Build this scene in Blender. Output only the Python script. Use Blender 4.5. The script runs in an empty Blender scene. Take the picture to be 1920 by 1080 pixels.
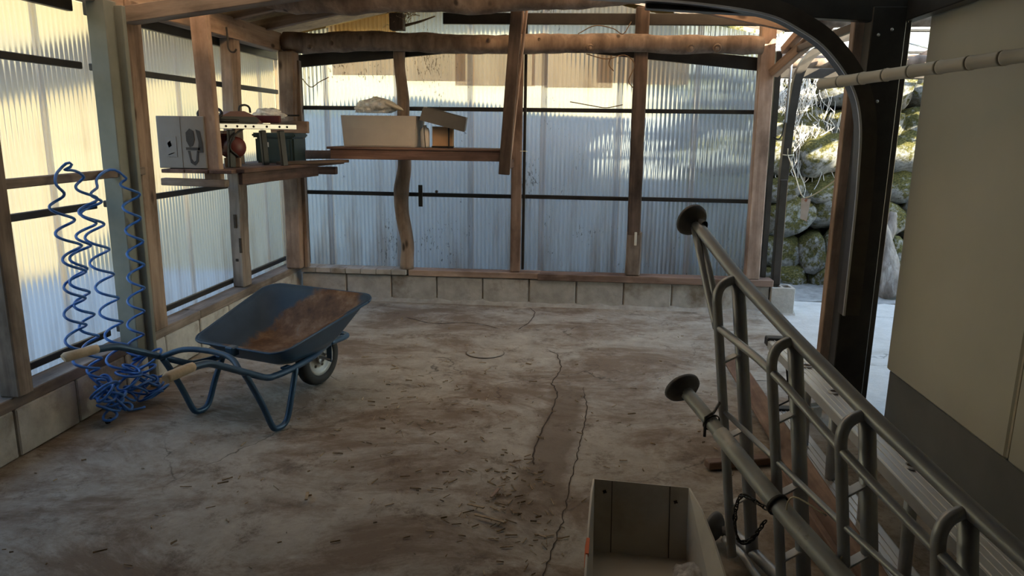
import bpy, bmesh, math, random
from mathutils import Vector, Matrix, noise
random.seed(7)
S = bpy.context.scene
C = S.collection

# ---------------------------------------------------------------- camera
cam_d = bpy.data.cameras.new('camera'); cam = bpy.data.objects.new('camera', cam_d); C.objects.link(cam)
YAW, PITCH, ROLL = math.radians(5.1734), math.radians(12.126), math.radians(0.737)
cam_d.sensor_width = 36.0; cam_d.lens = 1360.0 / 1920.0 * 36.0
cam_d.clip_start = 0.02; cam_d.clip_end = 500
_f = Vector((-math.sin(YAW)*math.cos(PITCH), math.cos(YAW)*math.cos(PITCH), -math.sin(PITCH)))
_r = Vector((math.cos(YAW), math.sin(YAW), 0)); _u = _r.cross(_f)
_r2 = math.cos(ROLL)*_r + math.sin(ROLL)*_u; _u2 = -math.sin(ROLL)*_r + math.cos(ROLL)*_u
cam.matrix_world = Matrix(((_r2.x,_u2.x,-_f.x,0),(_r2.y,_u2.y,-_f.y,0),(_r2.z,_u2.z,-_f.z,1.45),(0,0,0,1)))
S.camera = cam

# ---------------------------------------------------------------- light and exposure
SUN_DIR = Vector((-0.68*0.906, 0.733*0.906, -0.423)).normalized()      # the way the sunlight travels
w = bpy.data.worlds.new('sky'); S.world = w; w.use_nodes = True
nt = w.node_tree; nt.nodes.clear()
sky = nt.nodes.new('ShaderNodeTexSky'); sky.sky_type = 'NISHITA'; sky.sun_disc = False
sky.sun_elevation = math.radians(25); sky.sun_rotation = math.atan2(-SUN_DIR.x, -SUN_DIR.y)
sky.air_density = 1.6; sky.dust_density = 0.3; sky.ozone_density = 3.0
bg = nt.nodes.new('ShaderNodeBackground'); bg.inputs['Strength'].default_value = 0.75
wo = nt.nodes.new('ShaderNodeOutputWorld')
nt.links.new(sky.outputs[0], bg.inputs[0]); nt.links.new(bg.outputs[0], wo.inputs[0])
sun_d = bpy.data.lights.new('sun', 'SUN'); sun_d.energy = 26.0; sun_d.angle = math.radians(0.6); sun_d.color = (1, .88, .66)
sun = bpy.data.objects.new('sun', sun_d); C.objects.link(sun); sun.rotation_euler = SUN_DIR.to_track_quat('-Z', 'Y').to_euler(); sun.location = (4, -6, 8)
S.view_settings.view_transform = 'Standard'; S.view_settings.look = 'None'; S.view_settings.gamma = 1.0
S.view_settings.exposure = 0.5; S.view_settings.use_curve_mapping = False
S.cycles.use_denoising = True
S.cycles.max_bounces = 14; S.cycles.diffuse_bounces = 6; S.cycles.transmission_bounces = 8; S.cycles.transparent_max_bounces = 12

# ---------------------------------------------------------------- helpers
W = {}
def place(o, M, parent=None):
    C.objects.link(o)
    if parent is not None:
        o.parent = parent; o.matrix_basis = W[parent].inverted() @ M
    else:
        o.matrix_basis = M
    W[o] = M
    return o
def T(x, y, z): return Matrix.Translation((x, y, z))
def RZ(a): return Matrix.Rotation(a, 4, 'Z')
I4 = Matrix.Identity(4)
def frame(x, y, z, o):
    return Matrix(((x[0],y[0],z[0],o[0]),(x[1],y[1],z[1],o[1]),(x[2],y[2],z[2],o[2]),(0,0,0,1)))
def tag(o, label=None, cat=None, group=None, kind=None):
    if label: o['label'] = label
    if cat: o['category'] = cat
    if group: o['group'] = group
    if kind: o['kind'] = kind
    return o
def empty(name, M=I4, label=None, cat=None, group=None, kind=None):
    o = bpy.data.objects.new(name, None); o.empty_display_size = .1
    place(o, M); return tag(o, label, cat, group, kind)
def meshobj(name, verts, faces, mat, parent=None, M=I4, smooth=False):
    m = bpy.data.meshes.new(name); m.from_pydata([tuple(v) for v in verts], [], faces); m.update()
    if smooth: m.polygons.foreach_set('use_smooth', [True]*len(m.polygons))
    if mat: m.materials.append(mat)
    return place(bpy.data.objects.new(name, m), M, parent)
def bmobj(name, bm, mat, parent=None, M=I4, smooth=False):
    m = bpy.data.meshes.new(name); bm.normal_update(); bm.to_mesh(m); bm.free()
    if smooth: m.polygons.foreach_set('use_smooth', [True]*len(m.polygons))
    if mat: m.materials.append(mat)
    return place(bpy.data.objects.new(name, m), M, parent)
def bm_box(sx, sy, sz, bev=.003, seg=1, cut=0, jit=0.0):
    bm = bmesh.new(); bmesh.ops.create_cube(bm, size=1.0)
    for v in bm.verts: v.co.x *= sx; v.co.y *= sy; v.co.z *= sz
    if bev > 0: bmesh.ops.bevel(bm, geom=list(bm.edges), offset=min(bev, .3*min(sx,sy,sz)), segments=seg, affect='EDGES')
    if cut:
        es = [e for e in bm.edges if abs((e.verts[0].co-e.verts[1].co).z) > .7*sz]
        bmesh.ops.subdivide_edges(bm, edges=es, cuts=cut, use_grid_fill=True)
        sd = random.random()*50
        for v in bm.verts:
            n = noise.noise_vector(Vector((sd, sd, v.co.z*2.3)))
            n2 = noise.noise_vector(Vector((sd+v.co.x*9, v.co.y*9, v.co.z*7)))
            v.co.x += jit*(n.x + .45*n2.x); v.co.y += jit*(n.y + .45*n2.y)
    return bm
def box(name, c, s, mat, parent=None, rot=None, bev=.003, seg=1):
    M = T(*c)
    if rot is not None: M = M @ (RZ(rot) if not isinstance(rot, Matrix) else rot)
    return bmobj(name, bm_box(*s, bev=bev, seg=seg), mat, parent, M)
def beam(name, p0, p1, wd, ht, mat, parent=None, up=(0,0,1), bev=.004, cut=0, jit=0.0):
    p0, p1 = Vector(p0), Vector(p1); z = (p1-p0); L = z.length; z.normalize()
    u = Vector(up)
    if abs(u.dot(z)) > .95: u = Vector((0,1,0))
    x = u.cross(z).normalized() if abs(u.dot(z)) < .999 else Vector((1,0,0))
    x = -x; y = z.cross(x)
    return bmobj(name, bm_box(wd, ht, L, bev, cut=cut, jit=jit), mat, parent, frame(x, y, z, (p0+p1)/2))
def catmull(pts, sub):
    if sub <= 1 or len(pts) < 3: return [Vector(p) for p in pts]
    P = [Vector(p) for p in pts]; P = [2*P[0]-P[1]] + P + [2*P[-1]-P[-2]]; out = []
    for i in range(1, len(P)-2):
        for k in range(sub):
            t = k/sub; a, b, c, d = P[i-1], P[i], P[i+1], P[i+2]
            out.append(.5*((2*b)+(c-a)*t+(2*a-5*b+4*c-d)*t*t+(3*b-a-3*c+d)*t**3))
    out.append(P[-2]); return out
def tube_geo(pts, r, n=8, ell=(1,1), off=0, cap=True, disp=None):
    vs, fs = [], []
    t0 = (pts[1]-pts[0]).normalized()
    ref = Vector((0,0,1)) if abs(t0.z) < .9 else Vector((1,0,0))
    nx = t0.cross(ref).normalized()
    N = len(pts)
    for i, p in enumerate(pts):
        t = (pts[min(i+1,N-1)]-pts[max(i-1,0)]).normalized()
        nx = (nx - t*nx.dot(t)).normalized(); ny = t.cross(nx)
        rr = r[i] if isinstance(r, (list, tuple)) else r
        for k in range(n):
            a = 2*math.pi*k/n
            d = 1.0 + (disp(p + nx*math.cos(a)*rr + ny*math.sin(a)*rr) if disp else 0)
            vs.append(p + (nx*math.cos(a)*ell[0] + ny*math.sin(a)*ell[1])*rr*d)
    for i in range(N-1):
        for k in range(n):
            a = off+i*n+k; b = off+i*n+(k+1)%n
            fs.append((a, b, b+n, a+n))
    if cap:
        fs.append(tuple(off+k for k in range(n))[::-1]); fs.append(tuple(off+(N-1)*n+k for k in range(n)))
    return vs, fs
def smooth_sides(o):
    for p in o.data.polygons: p.use_smooth = len(p.vertices) == 4
def tube(name, pts, r, mat, parent=None, n=10, sub=1, ell=(1,1), disp=None):
    P = catmull(pts, sub)
    if isinstance(r, (list, tuple)) and len(r) != len(P):
        k = len(r)-1; r = [r[min(int(i/(len(P)-1)*k), k-1)]*(1-((i/(len(P)-1)*k)-min(int(i/(len(P)-1)*k),k-1))) + r[min(int(i/(len(P)-1)*k), k-1)+1]*((i/(len(P)-1)*k)-min(int(i/(len(P)-1)*k),k-1)) for i in range(len(P))]
    o0 = P[0].copy()
    vs, fs = tube_geo([p-o0 for p in P], r, n, ell, disp=disp)
    o = meshobj(name, vs, fs, mat, parent, T(*o0)); smooth_sides(o); return o
def tubes_joined(name, lists, r, mat, parent=None, n=5):
    V, F = [], []
    for L in lists:
        v, f = tube_geo([Vector(p) for p in L], r, n, off=len(V)); V += v; F += f
    return meshobj(name, V, F, mat, parent)
def lathe(name, prof, mat, parent=None, M=I4, n=28):
    vs, fs = [], []
    for (r, z) in prof:
        for k in range(n):
            a = 2*math.pi*k/n; vs.append((r*math.cos(a), r*math.sin(a), z))
    for i in range(len(prof)-1):
        for k in range(n):
            fs.append((i*n+k, i*n+(k+1)%n, (i+1)*n+(k+1)%n, (i+1)*n+k))
    o = meshobj(name, vs, fs, mat, parent, M, smooth=True); return o
def prism(name, poly, th, mat, parent=None, M=I4):
    n = len(poly)
    vs = [(x, y, -th/2) for x, y in poly] + [(x, y, th/2) for x, y in poly]
    fs = [tuple(range(n))[::-1], tuple(range(n, 2*n))] + [(i, (i+1)%n, n+(i+1)%n, n+i) for i in range(n)]
    return meshobj(name, vs, fs, mat, parent, M)
def axis_to(d, o):
    d = Vector(d).normalized(); ref = Vector((0,0,1)) if abs(d.z) < .9 else Vector((1,0,0))
    x = ref.cross(d).normalized(); return frame(x, d.cross(x), d, o)

# ---------------------------------------------------------------- materials
def N(nt, t, **k):
    n = nt.nodes.new(t)
    for a, b in k.items(): setattr(n, a, b)
    return n
def ramp(nt, fac, stops):
    r = N(nt, 'ShaderNodeValToRGB'); e = r.color_ramp.elements
    while len(e) > 1: e.remove(e[-1])
    e[0].position = stops[0][0]; e[0].color = (*stops[0][1], 1)
    for p, c in stops[1:]:
        q = e.new(p); q.color = (*c, 1)
    nt.links.new(fac, r.inputs[0]); return r.outputs[0]
def coords(nt, scale=(1,1,1), kind='Object'):
    tc = N(nt, 'ShaderNodeTexCoord'); mp = N(nt, 'ShaderNodeMapping'); mp.inputs['Scale'].default_value = scale
    nt.links.new(tc.outputs[kind], mp.inputs[0])
    return mp.outputs[0]
def rnd_shift(nt, vec):
    oi = N(nt, 'ShaderNodeObjectInfo'); mu = N(nt, 'ShaderNodeVectorMath', operation='SCALE'); mu.inputs['Scale'].default_value = 37.0
    cb = N(nt, 'ShaderNodeCombineXYZ')
    for i in range(3): nt.links.new(oi.outputs['Random'], cb.inputs[i])
    nt.links.new(cb.outputs[0], mu.inputs[0])
    ad = N(nt, 'ShaderNodeVectorMath', operation='ADD'); nt.links.new(vec, ad.inputs[0]); nt.links.new(mu.outputs[0], ad.inputs[1])
    return ad.outputs[0]
def noise_t(nt, vec, scale, detail=4, rough=.6, dist=0.0):
    n = N(nt, 'ShaderNodeTexNoise'); n.inputs['Scale'].default_value = scale; n.inputs['Detail'].default_value = detail
    n.inputs['Roughness'].default_value = rough; n.inputs['Distortion'].default_value = dist
    nt.links.new(vec, n.inputs['Vector']); return n.outputs['Fac']
def mixc(nt, fac, a, b, mode='MIX'):
    m = N(nt, 'ShaderNodeMix', data_type='RGBA', blend_type=mode)
    for s, v in ((0, fac), (6, a), (7, b)):
        if hasattr(v, 'is_linked') or hasattr(v, 'links'): nt.links.new(v, m.inputs[s])
        else: m.inputs[s].default_value = v if s == 0 else (*v, 1)
    return m.outputs[2]
def new_mat(name):
    m = bpy.data.materials.new(name); m.use_nodes = True; nt = m.node_tree
    return m, nt, nt.nodes['Principled BSDF']
def bump(nt, h, b, strength=.3, dist=.01):
    bp = N(nt, 'ShaderNodeBump'); bp.inputs['Strength'].default_value = strength; bp.inputs['Distance'].default_value = dist
    nt.links.new(h, bp.inputs['Height']); nt.links.new(bp.outputs[0], b.inputs['Normal'])
def mat_simple(name, c1, c2=None, scale=12, rough=.6, metal=0.0, bmp=.15, stretch=(1,1,1), spec=.4, c3=None, s3=3.0, t3=(.55,.68)):
    m, nt, b = new_mat(name)
    v = rnd_shift(nt, coords(nt, stretch))
    n = noise_t(nt, v, scale)
    col = ramp(nt, n, [(.32, c1), (.68, c2 or c1)])
    if c3:
        f = ramp(nt, noise_t(nt, v, s3, 6, .65), [(t3[0], (0,0,0)), (t3[1], (1,1,1))])
        col = mixc(nt, f, col, c3)
    nt.links.new(col, b.inputs['Base Color']); b.inputs['Roughness'].default_value = rough; b.inputs['Metallic'].default_value = metal
    b.inputs['Specular IOR Level'].default_value = spec
    if bmp: bump(nt, noise_t(nt, v, scale*4), b, bmp, .004)
    return m
def mat_wood(name, c1, c2, c3, rough=.75, grain=22):
    def ds(c, k=.40):
        g = .3*c[0]+.6*c[1]+.1*c[2]; return tuple((x+(g-x)*k)*.98 for x in c)
    c1, c2, c3 = ds(c1), ds(c2), ds(c3)
    m, nt, b = new_mat(name)
    v = rnd_shift(nt, coords(nt, (1,1,.06)))
    n = noise_t(nt, v, grain, 5, .6, .6)
    col = ramp(nt, n, [(.28, c1), (.5, c2), (.72, c3)])
    v2 = rnd_shift(nt, coords(nt, (1,1,.5)))
    f = ramp(nt, noise_t(nt, v2, 5, 5, .6), [(.42, (0,0,0)), (.75, (1,1,1))])
    col = mixc(nt, f, col, tuple(.45*x for x in c1), 'MIX')
    vo = N(nt, 'ShaderNodeTexVoronoi'); vo.inputs['Scale'].default_value = 6.0
    nt.links.new(rnd_shift(nt, coords(nt, (1,1,.45))), vo.inputs['Vector'])
    k = ramp(nt, vo.outputs['Distance'], [(.06, (1,1,1)), (.13, (0,0,0))])
    col = mixc(nt, k, col, tuple(.4*x for x in c1))
    nt.links.new(col, b.inputs['Base Color']); b.inputs['Roughness'].default_value = rough; b.inputs['Specular IOR Level'].default_value = .25
    bump(nt, n, b, .25, .004)
    return m
def mat_sheet(name, tint, dirt=(.25,.16,.09), dirt_amt=.5, trans=.5, rough=.24, low=1.0, spots=True):
    # corrugated translucent plastic: part of the light is scattered, part passes blurred
    m = bpy.data.materials.new(name); m.use_nodes = True; nt = m.node_tree; nt.nodes.clear()
    out = N(nt, 'ShaderNodeOutputMaterial')
    v = coords(nt, (1,1,1)); vr = rnd_shift(nt, v)
    streak = noise_t(nt, rnd_shift(nt, coords(nt, (1,1,.12))), 7, 6, .65)
    sep = N(nt, 'ShaderNodeSeparateXYZ'); nt.links.new(v, sep.inputs[0])
    zr = N(nt, 'ShaderNodeMapRange'); zr.inputs[1].default_value = .75; zr.inputs[2].default_value = 0.0; zr.inputs[3].default_value = -.10; zr.inputs[4].default_value = .10*low
    nt.links.new(sep.outputs[2], zr.inputs[0])
    ad = N(nt, 'ShaderNodeMath', operation='ADD'); nt.links.new(streak, ad.inputs[0]); nt.links.new(zr.outputs[0], ad.inputs[1])
    f = ramp(nt, ad.outputs[0], [(.47, (0,0,0)), (.70, (dirt_amt,)*3)])
    col = mixc(nt, f, tint, dirt)
    sxy = N(nt, 'ShaderNodeMath', operation='ADD'); nt.links.new(sep.outputs[0], sxy.inputs[0]); nt.links.new(sep.outputs[1], sxy.inputs[1])
    lap = ramp(nt, sxy.outputs[0], [(.0, (.55,.55,.55)), (.045, (.45,.45,.45)), (.062, (0,0,0))])
    col = mixc(nt, lap, col, (.70,.54,.42))
    if spots:
        sp = noise_t(nt, rnd_shift(nt, coords(nt, (1,1,.4))), 60, 3, .6)
        pm = noise_t(nt, vr, 2.2, 4, .6)
        mu = N(nt, 'ShaderNodeMath', operation='MULTIPLY'); nt.links.new(sp, mu.inputs[0]); nt.links.new(pm, mu.inputs[1])
        k = ramp(nt, mu.outputs[0], [(.375, (0,0,0)), (.42, (.75,.75,.75))])
        col = mixc(nt, k, col, (.06,.06,.06))
    tr = N(nt, 'ShaderNodeBsdfTranslucent'); rf = N(nt, 'ShaderNodeBsdfRefraction'); df = N(nt, 'ShaderNodeBsdfDiffuse'); gl = N(nt, 'ShaderNodeBsdfGlossy')
    rf.inputs['Roughness'].default_value = rough; rf.inputs['IOR'].default_value = 1.18
    gl.inputs['Roughness'].default_value = .35
    for s in (tr, rf, df): nt.links.new(col, s.inputs['Color'])
    m1 = N(nt, 'ShaderNodeMixShader'); m1.inputs[0].default_value = trans
    nt.links.new(rf.outputs[0], m1.inputs[1]); nt.links.new(tr.outputs[0], m1.inputs[2])
    m2 = N(nt, 'ShaderNodeMixShader'); m2.inputs[0].default_value = .12
    nt.links.new(m1.outputs[0], m2.inputs[1]); nt.links.new(df.outputs[0], m2.inputs[2])
    m3 = N(nt, 'ShaderNodeMixShader'); m3.inputs[0].default_value = .03
    nt.links.new(m2.outputs[0], m3.inputs[1]); nt.links.new(gl.outputs[0], m3.inputs[2])
    nt.links.new(m3.outputs[0], out.inputs[0])
    return m
def mat_floor(name, c_lo, c_hi, dirt, dirt2, lvl=.0, strip=False):
    m, nt, b = new_mat(name)
    v = coords(nt)
    fine = noise_t(nt, v, 38, 6, .75); mid = noise_t(nt, v, 6, 12, .78, .3)
    col = ramp(nt, mid, [(.3, c_lo), (.65, c_hi)])
    mp = coords(nt, (1.0, 1.6, 1))
    d = noise_t(nt, mp, 1.1, 14, .76, .5)
    col = mixc(nt, ramp(nt, d, [(.46-lvl, (0,0,0)), (.58-lvl, (.92,.92,.92))]), col, dirt)
    col = mixc(nt, ramp(nt, noise_t(nt, v, 4.5, 12, .80, .3), [(.53-lvl, (0,0,0)), (.66-lvl, (.9,.9,.9))]), col, dirt2)
    col = mixc(nt, ramp(nt, fine, [(.60, (0,0,0)), (.75, (.55,.55,.55))]), col, tuple(.35*x for x in dirt))
    vo = N(nt, 'ShaderNodeTexVoronoi'); vo.feature = 'DISTANCE_TO_EDGE'; vo.inputs['Scale'].default_value = 1.1
    wv = N(nt, 'ShaderNodeVectorMath', operation='ADD')
    nz = N(nt, 'ShaderNodeTexNoise'); nz.inputs['Scale'].default_value = 3.0; nz.inputs['Detail'].default_value = 6
    nt.links.new(v, nz.inputs['Vector']); sc = N(nt, 'ShaderNodeVectorMath', operation='SCALE'); sc.inputs['Scale'].default_value = .35
    nt.links.new(nz.outputs['Color'], sc.inputs[0]); nt.links.new(v, wv.inputs[0]); nt.links.new(sc.outputs[0], wv.inputs[1]); nt.links.new(wv.outputs[0], vo.inputs['Vector'])
    ck = ramp(nt, vo.outputs['Distance'], [(.0, (1,1,1)), (.006, (0,0,0))])
    gate = ramp(nt, noise_t(nt, v, .9, 3), [(.5, (0,0,0)), (.6, (.8,.8,.8))])
    col = mixc(nt, mixc(nt, 1.0, ck, gate, 'MULTIPLY'), col, (.02,.016,.012))
    if strip:
        sp = N(nt, 'ShaderNodeSeparateXYZ'); nt.links.new(v, sp.inputs[0])
        def mth(op, a_, b_=0.0, c_=0.0):
            q = N(nt, 'ShaderNodeMath', operation=op)
            for i, t in enumerate((a_, b_, c_)):
                if hasattr(t, 'links'): nt.links.new(t, q.inputs[i])
                else: q.inputs[i].default_value = t
            return q.outputs[0]
        cx = mth('MULTIPLY_ADD', sp.outputs[1], .085, -.36)
        d1 = mth('MULTIPLY', mth('ABSOLUTE', mth('SUBTRACT', sp.outputs[0], cx)), 9.0)
        d2 = mth('MULTIPLY', mth('ABSOLUTE', mth('SUBTRACT', sp.outputs[1], 3.35)), 1.15)
        dd = mth('MAXIMUM', d1, d2); dd = mth('ADD', dd, mth('MULTIPLY', noise_t(nt, v, 6, 9, .75), 1.5))
        col = mixc(nt, ramp(nt, dd, [(1.15/2, (.75,.75,.75)), (1.45/2, (0,0,0))]) if False else ramp(nt, mth('MULTIPLY', dd, .5), [(.70, (.7,.7,.7)), (.95, (0,0,0))]), col, tuple(.8*x for x in dirt))
    nt.links.new(col, b.inputs['Base Color']); b.inputs['Roughness'].default_value = .85; b.inputs['Specular IOR Level'].default_value = .25
    hh = N(nt, 'ShaderNodeMath', operation='ADD'); nt.links.new(fine, hh.inputs[0]); nt.links.new(mid, hh.inputs[1])
    bump(nt, hh.outputs[0], b, .35, .012)
    return m
def mat_stone(name):
    m, nt, b = new_mat(name)
    v = rnd_shift(nt, coords(nt))
    n = noise_t(nt, v, 5, 8, .7); col = ramp(nt, n, [(.3, (.16,.16,.15)), (.5, (.36,.36,.34)), (.7, (.58,.58,.55))])
    ge = N(nt, 'ShaderNodeNewGeometry'); sp = N(nt, 'ShaderNodeSeparateXYZ'); nt.links.new(ge.outputs['Normal'], sp.inputs[0])
    ad = N(nt, 'ShaderNodeMath', operation='MULTIPLY_ADD'); ad.inputs[1].default_value = .16
    nt.links.new(sp.outputs[2], ad.inputs[0]); nt.links.new(noise_t(nt, v, 3, 7, .7), ad.inputs[2])
    moss = ramp(nt, noise_t(nt, v, 14, 5), [(.35, (.055,.06,.02)), (.6, (.19,.17,.055)), (.75, (.34,.25,.11))])
    col = mixc(nt, ramp(nt, ad.outputs[0], [(.44, (0,0,0)), (.55, (1,1,1))]), col, moss)
    nt.links.new(col, b.inputs['Base Color']); b.inputs['Roughness'].default_value = .95; b.inputs['Specular IOR Level'].default_value = .2
    bump(nt, noise_t(nt, v, 26, 6, .75), b, .8, .03)
    return m

M_post   = mat_wood('post timber', (.22,.12,.06), (.36,.21,.11), (.47,.30,.17))
M_dark   = mat_wood('dark old timber', (.07,.04,.025), (.13,.075,.045), (.19,.11,.07))
M_grey   = mat_wood('weathered timber', (.17,.11,.07), (.28,.19,.125), (.38,.28,.19))
M_orange = mat_wood('fresh cedar', (.36,.19,.10), (.50,.29,.165), (.60,.38,.23))
M_logw   = mat_wood('peeled log', (.20,.115,.06), (.33,.20,.11), (.45,.30,.18), grain=14)
M_red    = mat_wood('reddish board', (.10,.045,.03), (.17,.08,.05), (.24,.12,.08))
M_sheet  = mat_sheet('clear corrugated plastic', (.62,.74,.88), trans=.3)
M_sheetL = mat_sheet('clear corrugated plastic side', (.64,.71,.77), trans=.28, dirt_amt=.35, spots=False)
M_brown  = mat_sheet('old brown corrugated plastic', (.74,.55,.38), trans=.5, dirt_amt=.3, spots=False)
M_amber  = mat_sheet('amber corrugated plastic', (.55,.33,.14), trans=.6, dirt_amt=.2, spots=False)
M_roofs  = mat_sheet('amber roof plastic', (.40,.275,.175), trans=.8, dirt_amt=.3, spots=False)
M_steel  = mat_simple('dark painted steel', (.022,.021,.020), (.04,.037,.034), 9, .45, .3, .08)
M_bronze = mat_simple('bronze aluminium', (.045,.038,.032), (.07,.06,.05), 7, .38, .5, .05)
M_colg   = mat_simple('grey painted column', (.19,.20,.17), (.26,.27,.23), 4, .6, .1, .08)
M_block  = mat_simple('concrete block', (.33,.31,.275), (.48,.455,.41), 9, .95, 0, .7, c3=(.19,.15,.11), s3=2.6, t3=(.56,.72))
M_mortar = mat_simple('mortar', (.30,.28,.25), (.42,.40,.36), 14, .95, 0, .8, c3=(.16,.12,.085))
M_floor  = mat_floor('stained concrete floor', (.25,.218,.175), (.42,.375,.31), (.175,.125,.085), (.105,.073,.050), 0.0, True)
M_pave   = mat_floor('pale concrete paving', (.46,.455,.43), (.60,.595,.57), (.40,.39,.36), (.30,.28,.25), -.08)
M_crack  = mat_simple('crack dirt and hole shade', (.035,.026,.018), (.07,.05,.035), 40, 1, 0, .4)  # dirt in the cracks; also painted darkness for slots and holes
M_patch  = mat_simple('brown mortar strip', (.15,.11,.08), (.21,.16,.115), 16, .95, 0, .5)
M_cream  = mat_simple('cream wall panel', (.45,.45,.38), (.49,.485,.41), 2.5, .55, 0, .04, spec=.35)
M_base   = mat_simple('grey wall base', (.13,.14,.14), (.17,.175,.175), 3, .7, 0, .1)
M_seam   = mat_simple('panel sealant', (.40,.36,.28), None, 5, .7, 0, 0)
M_blue   = mat_simple('blue enamel', (.028,.075,.15), (.045,.10,.185), 6, .42, .1, .06, c3=(.05,.04,.035), s3=4, t3=(.66,.8))
M_rust   = mat_simple('rust and dried mud', (.10,.055,.03), (.20,.12,.07), 8, .9, .1, .5, c3=(.22,.21,.20), s3=4, t3=(.58,.66))
M_frame  = mat_simple('blue tube enamel', (.022,.06,.115), (.035,.085,.15), 8, .38, .2, .05)
M_grip   = mat_simple('worn cream grip', (.42,.33,.22), (.58,.47,.33), 18, .7, 0, .3)
M_rubber = mat_simple('black rubber', (.018,.017,.016), (.035,.033,.03), 12, .8, 0, .2)
M_wheel  = mat_simple('grey wheel disc', (.25,.24,.22), (.36,.35,.33), 8, .5, .4, .1)
M_hose   = mat_simple('blue polyurethane hose', (.03,.13,.42), (.045,.17,.50), 5, .3, 0, 0, spec=.5)
M_alu    = mat_simple('brushed aluminium', (.56,.58,.60), (.68,.70,.71), 6, .36, .5, .05, stretch=(1,1,.1))
M_alug   = mat_simple('dull aluminium tube', (.40,.425,.45), (.50,.525,.545), 7, .40, .45, .08)
M_legal  = mat_simple('worn painted tube', (.40,.415,.40), (.50,.515,.495), 9, .5, .35, .12, c3=(.16,.14,.11), s3=14, t3=(.62,.72))
M_foot   = mat_simple('grey cast foot plate', (.10,.10,.10), (.15,.15,.15), 9, .6, .3, .2)
M_plank  = mat_wood('red brown plank', (.19,.09,.05), (.30,.16,.09), (.40,.24,.15))
M_white  = mat_simple('white plastic board', (.56,.52,.44), (.64,.60,.52), 3, .55, 0, .05, c3=(.36,.29,.21), s3=2.2, t3=(.58,.8))
M_fold   = mat_simple('fold crease', (.12,.10,.08), None, 6, .9, 0, 0)
M_foam   = mat_simple('off white foam', (.35,.34,.315), (.40,.39,.36), 5, .8, 0, .1)
M_card   = mat_simple('brown cardboard', (.34,.22,.13), (.42,.28,.17), 6, .85, 0, .05)
M_cardw  = mat_simple('white printed carton', (.20,.185,.17), (.25,.235,.22), 3, .8, 0, .03)
M_ink    = mat_simple('dark print', (.035,.033,.033), (.06,.055,.05), 20, .8, 0, 0)
M_inkg   = mat_simple('grey print', (.22,.21,.20), None, 20, .8, 0, 0)
M_greytray = mat_simple('grey plastic tray', (.06,.062,.064), (.085,.087,.088), 5, .5, 0, .05)
M_black  = mat_simple('black plastic', (.010,.011,.012), (.018,.018,.02), 9, .5, 0, .05)
M_green  = mat_simple('dark green plastic', (.020,.038,.034), (.03,.05,.045), 6, .45, 0, .05)
M_redp   = mat_simple('red machine plastic', (.085,.016,.013), (.12,.022,.018), 6, .45, 0, .05)
M_label  = mat_simple('white label', (.65,.65,.63), None, 5, .7, 0, 0)
M_bamboo = mat_simple('pale dry bamboo', (.47,.45,.38), (.58,.555,.475), 5, .5, 0, .1, stretch=(6,6,.4))
M_string = mat_simple('pale string', (.62,.57,.42), (.70,.66,.50), 30, .9, 0, .2)
M_tag    = mat_simple('faded white tag', (.55,.48,.42), (.62,.57,.52), 12, .8, 0, .05, c3=(.48,.18,.10), s3=9, t3=(.55,.6))
M_bark   = mat_simple('grey bark', (.12,.10,.085), (.30,.27,.24), 16, .95, 0, .9, stretch=(1,1,.25), c3=(.42,.40,.37), s3=9)
M_stone  = mat_stone('mossy stone')
M_soil   = mat_simple('soil between the stones', (.045,.04,.022), (.11,.095,.05), 6, 1, 0, .6)
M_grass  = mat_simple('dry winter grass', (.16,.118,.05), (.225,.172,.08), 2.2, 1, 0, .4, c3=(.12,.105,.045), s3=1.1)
M_grass_sun = mat_simple('dry grass with sun in its colour', (.27,.215,.115), (.36,.29,.165), 2.2, 1, 0, .4, c3=(.20,.175,.09), s3=1.6)  # lighter copy of the dry grass, sun brightness put into the colour
M_bank   = mat_simple('pale bank with dry growth', (.34,.31,.25), (.46,.42,.34), 2.6, 1, 0, .5, c3=(.22,.21,.17), s3=1.4)
M_dirt   = mat_simple('grey gravel ground', (.20,.20,.195), (.32,.32,.31), 14, 1, 0, .6)
M_twig   = mat_simple('dry twig', (.10,.065,.04), (.20,.14,.09), 20, .9, 0, .2)
M_straw  = mat_simple('straw and wood chips', (.20,.14,.085), (.46,.35,.22), 25, .9, 0, .2)
M_root   = mat_simple('bleached roots', (.62,.59,.54), (.82,.79,.74), 14, .9, 0, .2)
M_roof   = mat_wood('roof boarding', (.13,.08,.05), (.21,.13,.08), (.28,.18,.11))
M_zinc   = mat_simple('galvanised steel', (.42,.43,.44), (.55,.56,.57), 8, .4, .7, .05)
M_orangep = mat_simple('orange tape', (.75,.16,.05), None, 8, .6, 0, 0)
def mat_clear(name, tr, tint):
    m = bpy.data.materials.new(name); m.use_nodes = True; nt = m.node_tree; nt.nodes.clear()
    out = N(nt, 'ShaderNodeOutputMaterial'); a = N(nt, 'ShaderNodeBsdfTransparent'); b = N(nt, 'ShaderNodeBsdfTranslucent'); g = N(nt, 'ShaderNodeBsdfGlossy')
    a.inputs[0].default_value = (*tint, 1); b.inputs[0].default_value = (*tint, 1); g.inputs['Roughness'].default_value = .25
    x = N(nt, 'ShaderNodeMixShader'); x.inputs[0].default_value = tr; nt.links.new(a.outputs[0], x.inputs[1]); nt.links.new(b.outputs[0], x.inputs[2])
    y = N(nt, 'ShaderNodeMixShader'); y.inputs[0].default_value = .06; nt.links.new(x.outputs[0], y.inputs[1]); nt.links.new(g.outputs[0], y.inputs[2])
    nt.links.new(y.outputs[0], out.inputs[0]); return m
M_clear = mat_clear('clear roof plastic', .25, (.92,.95,.97))
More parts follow.
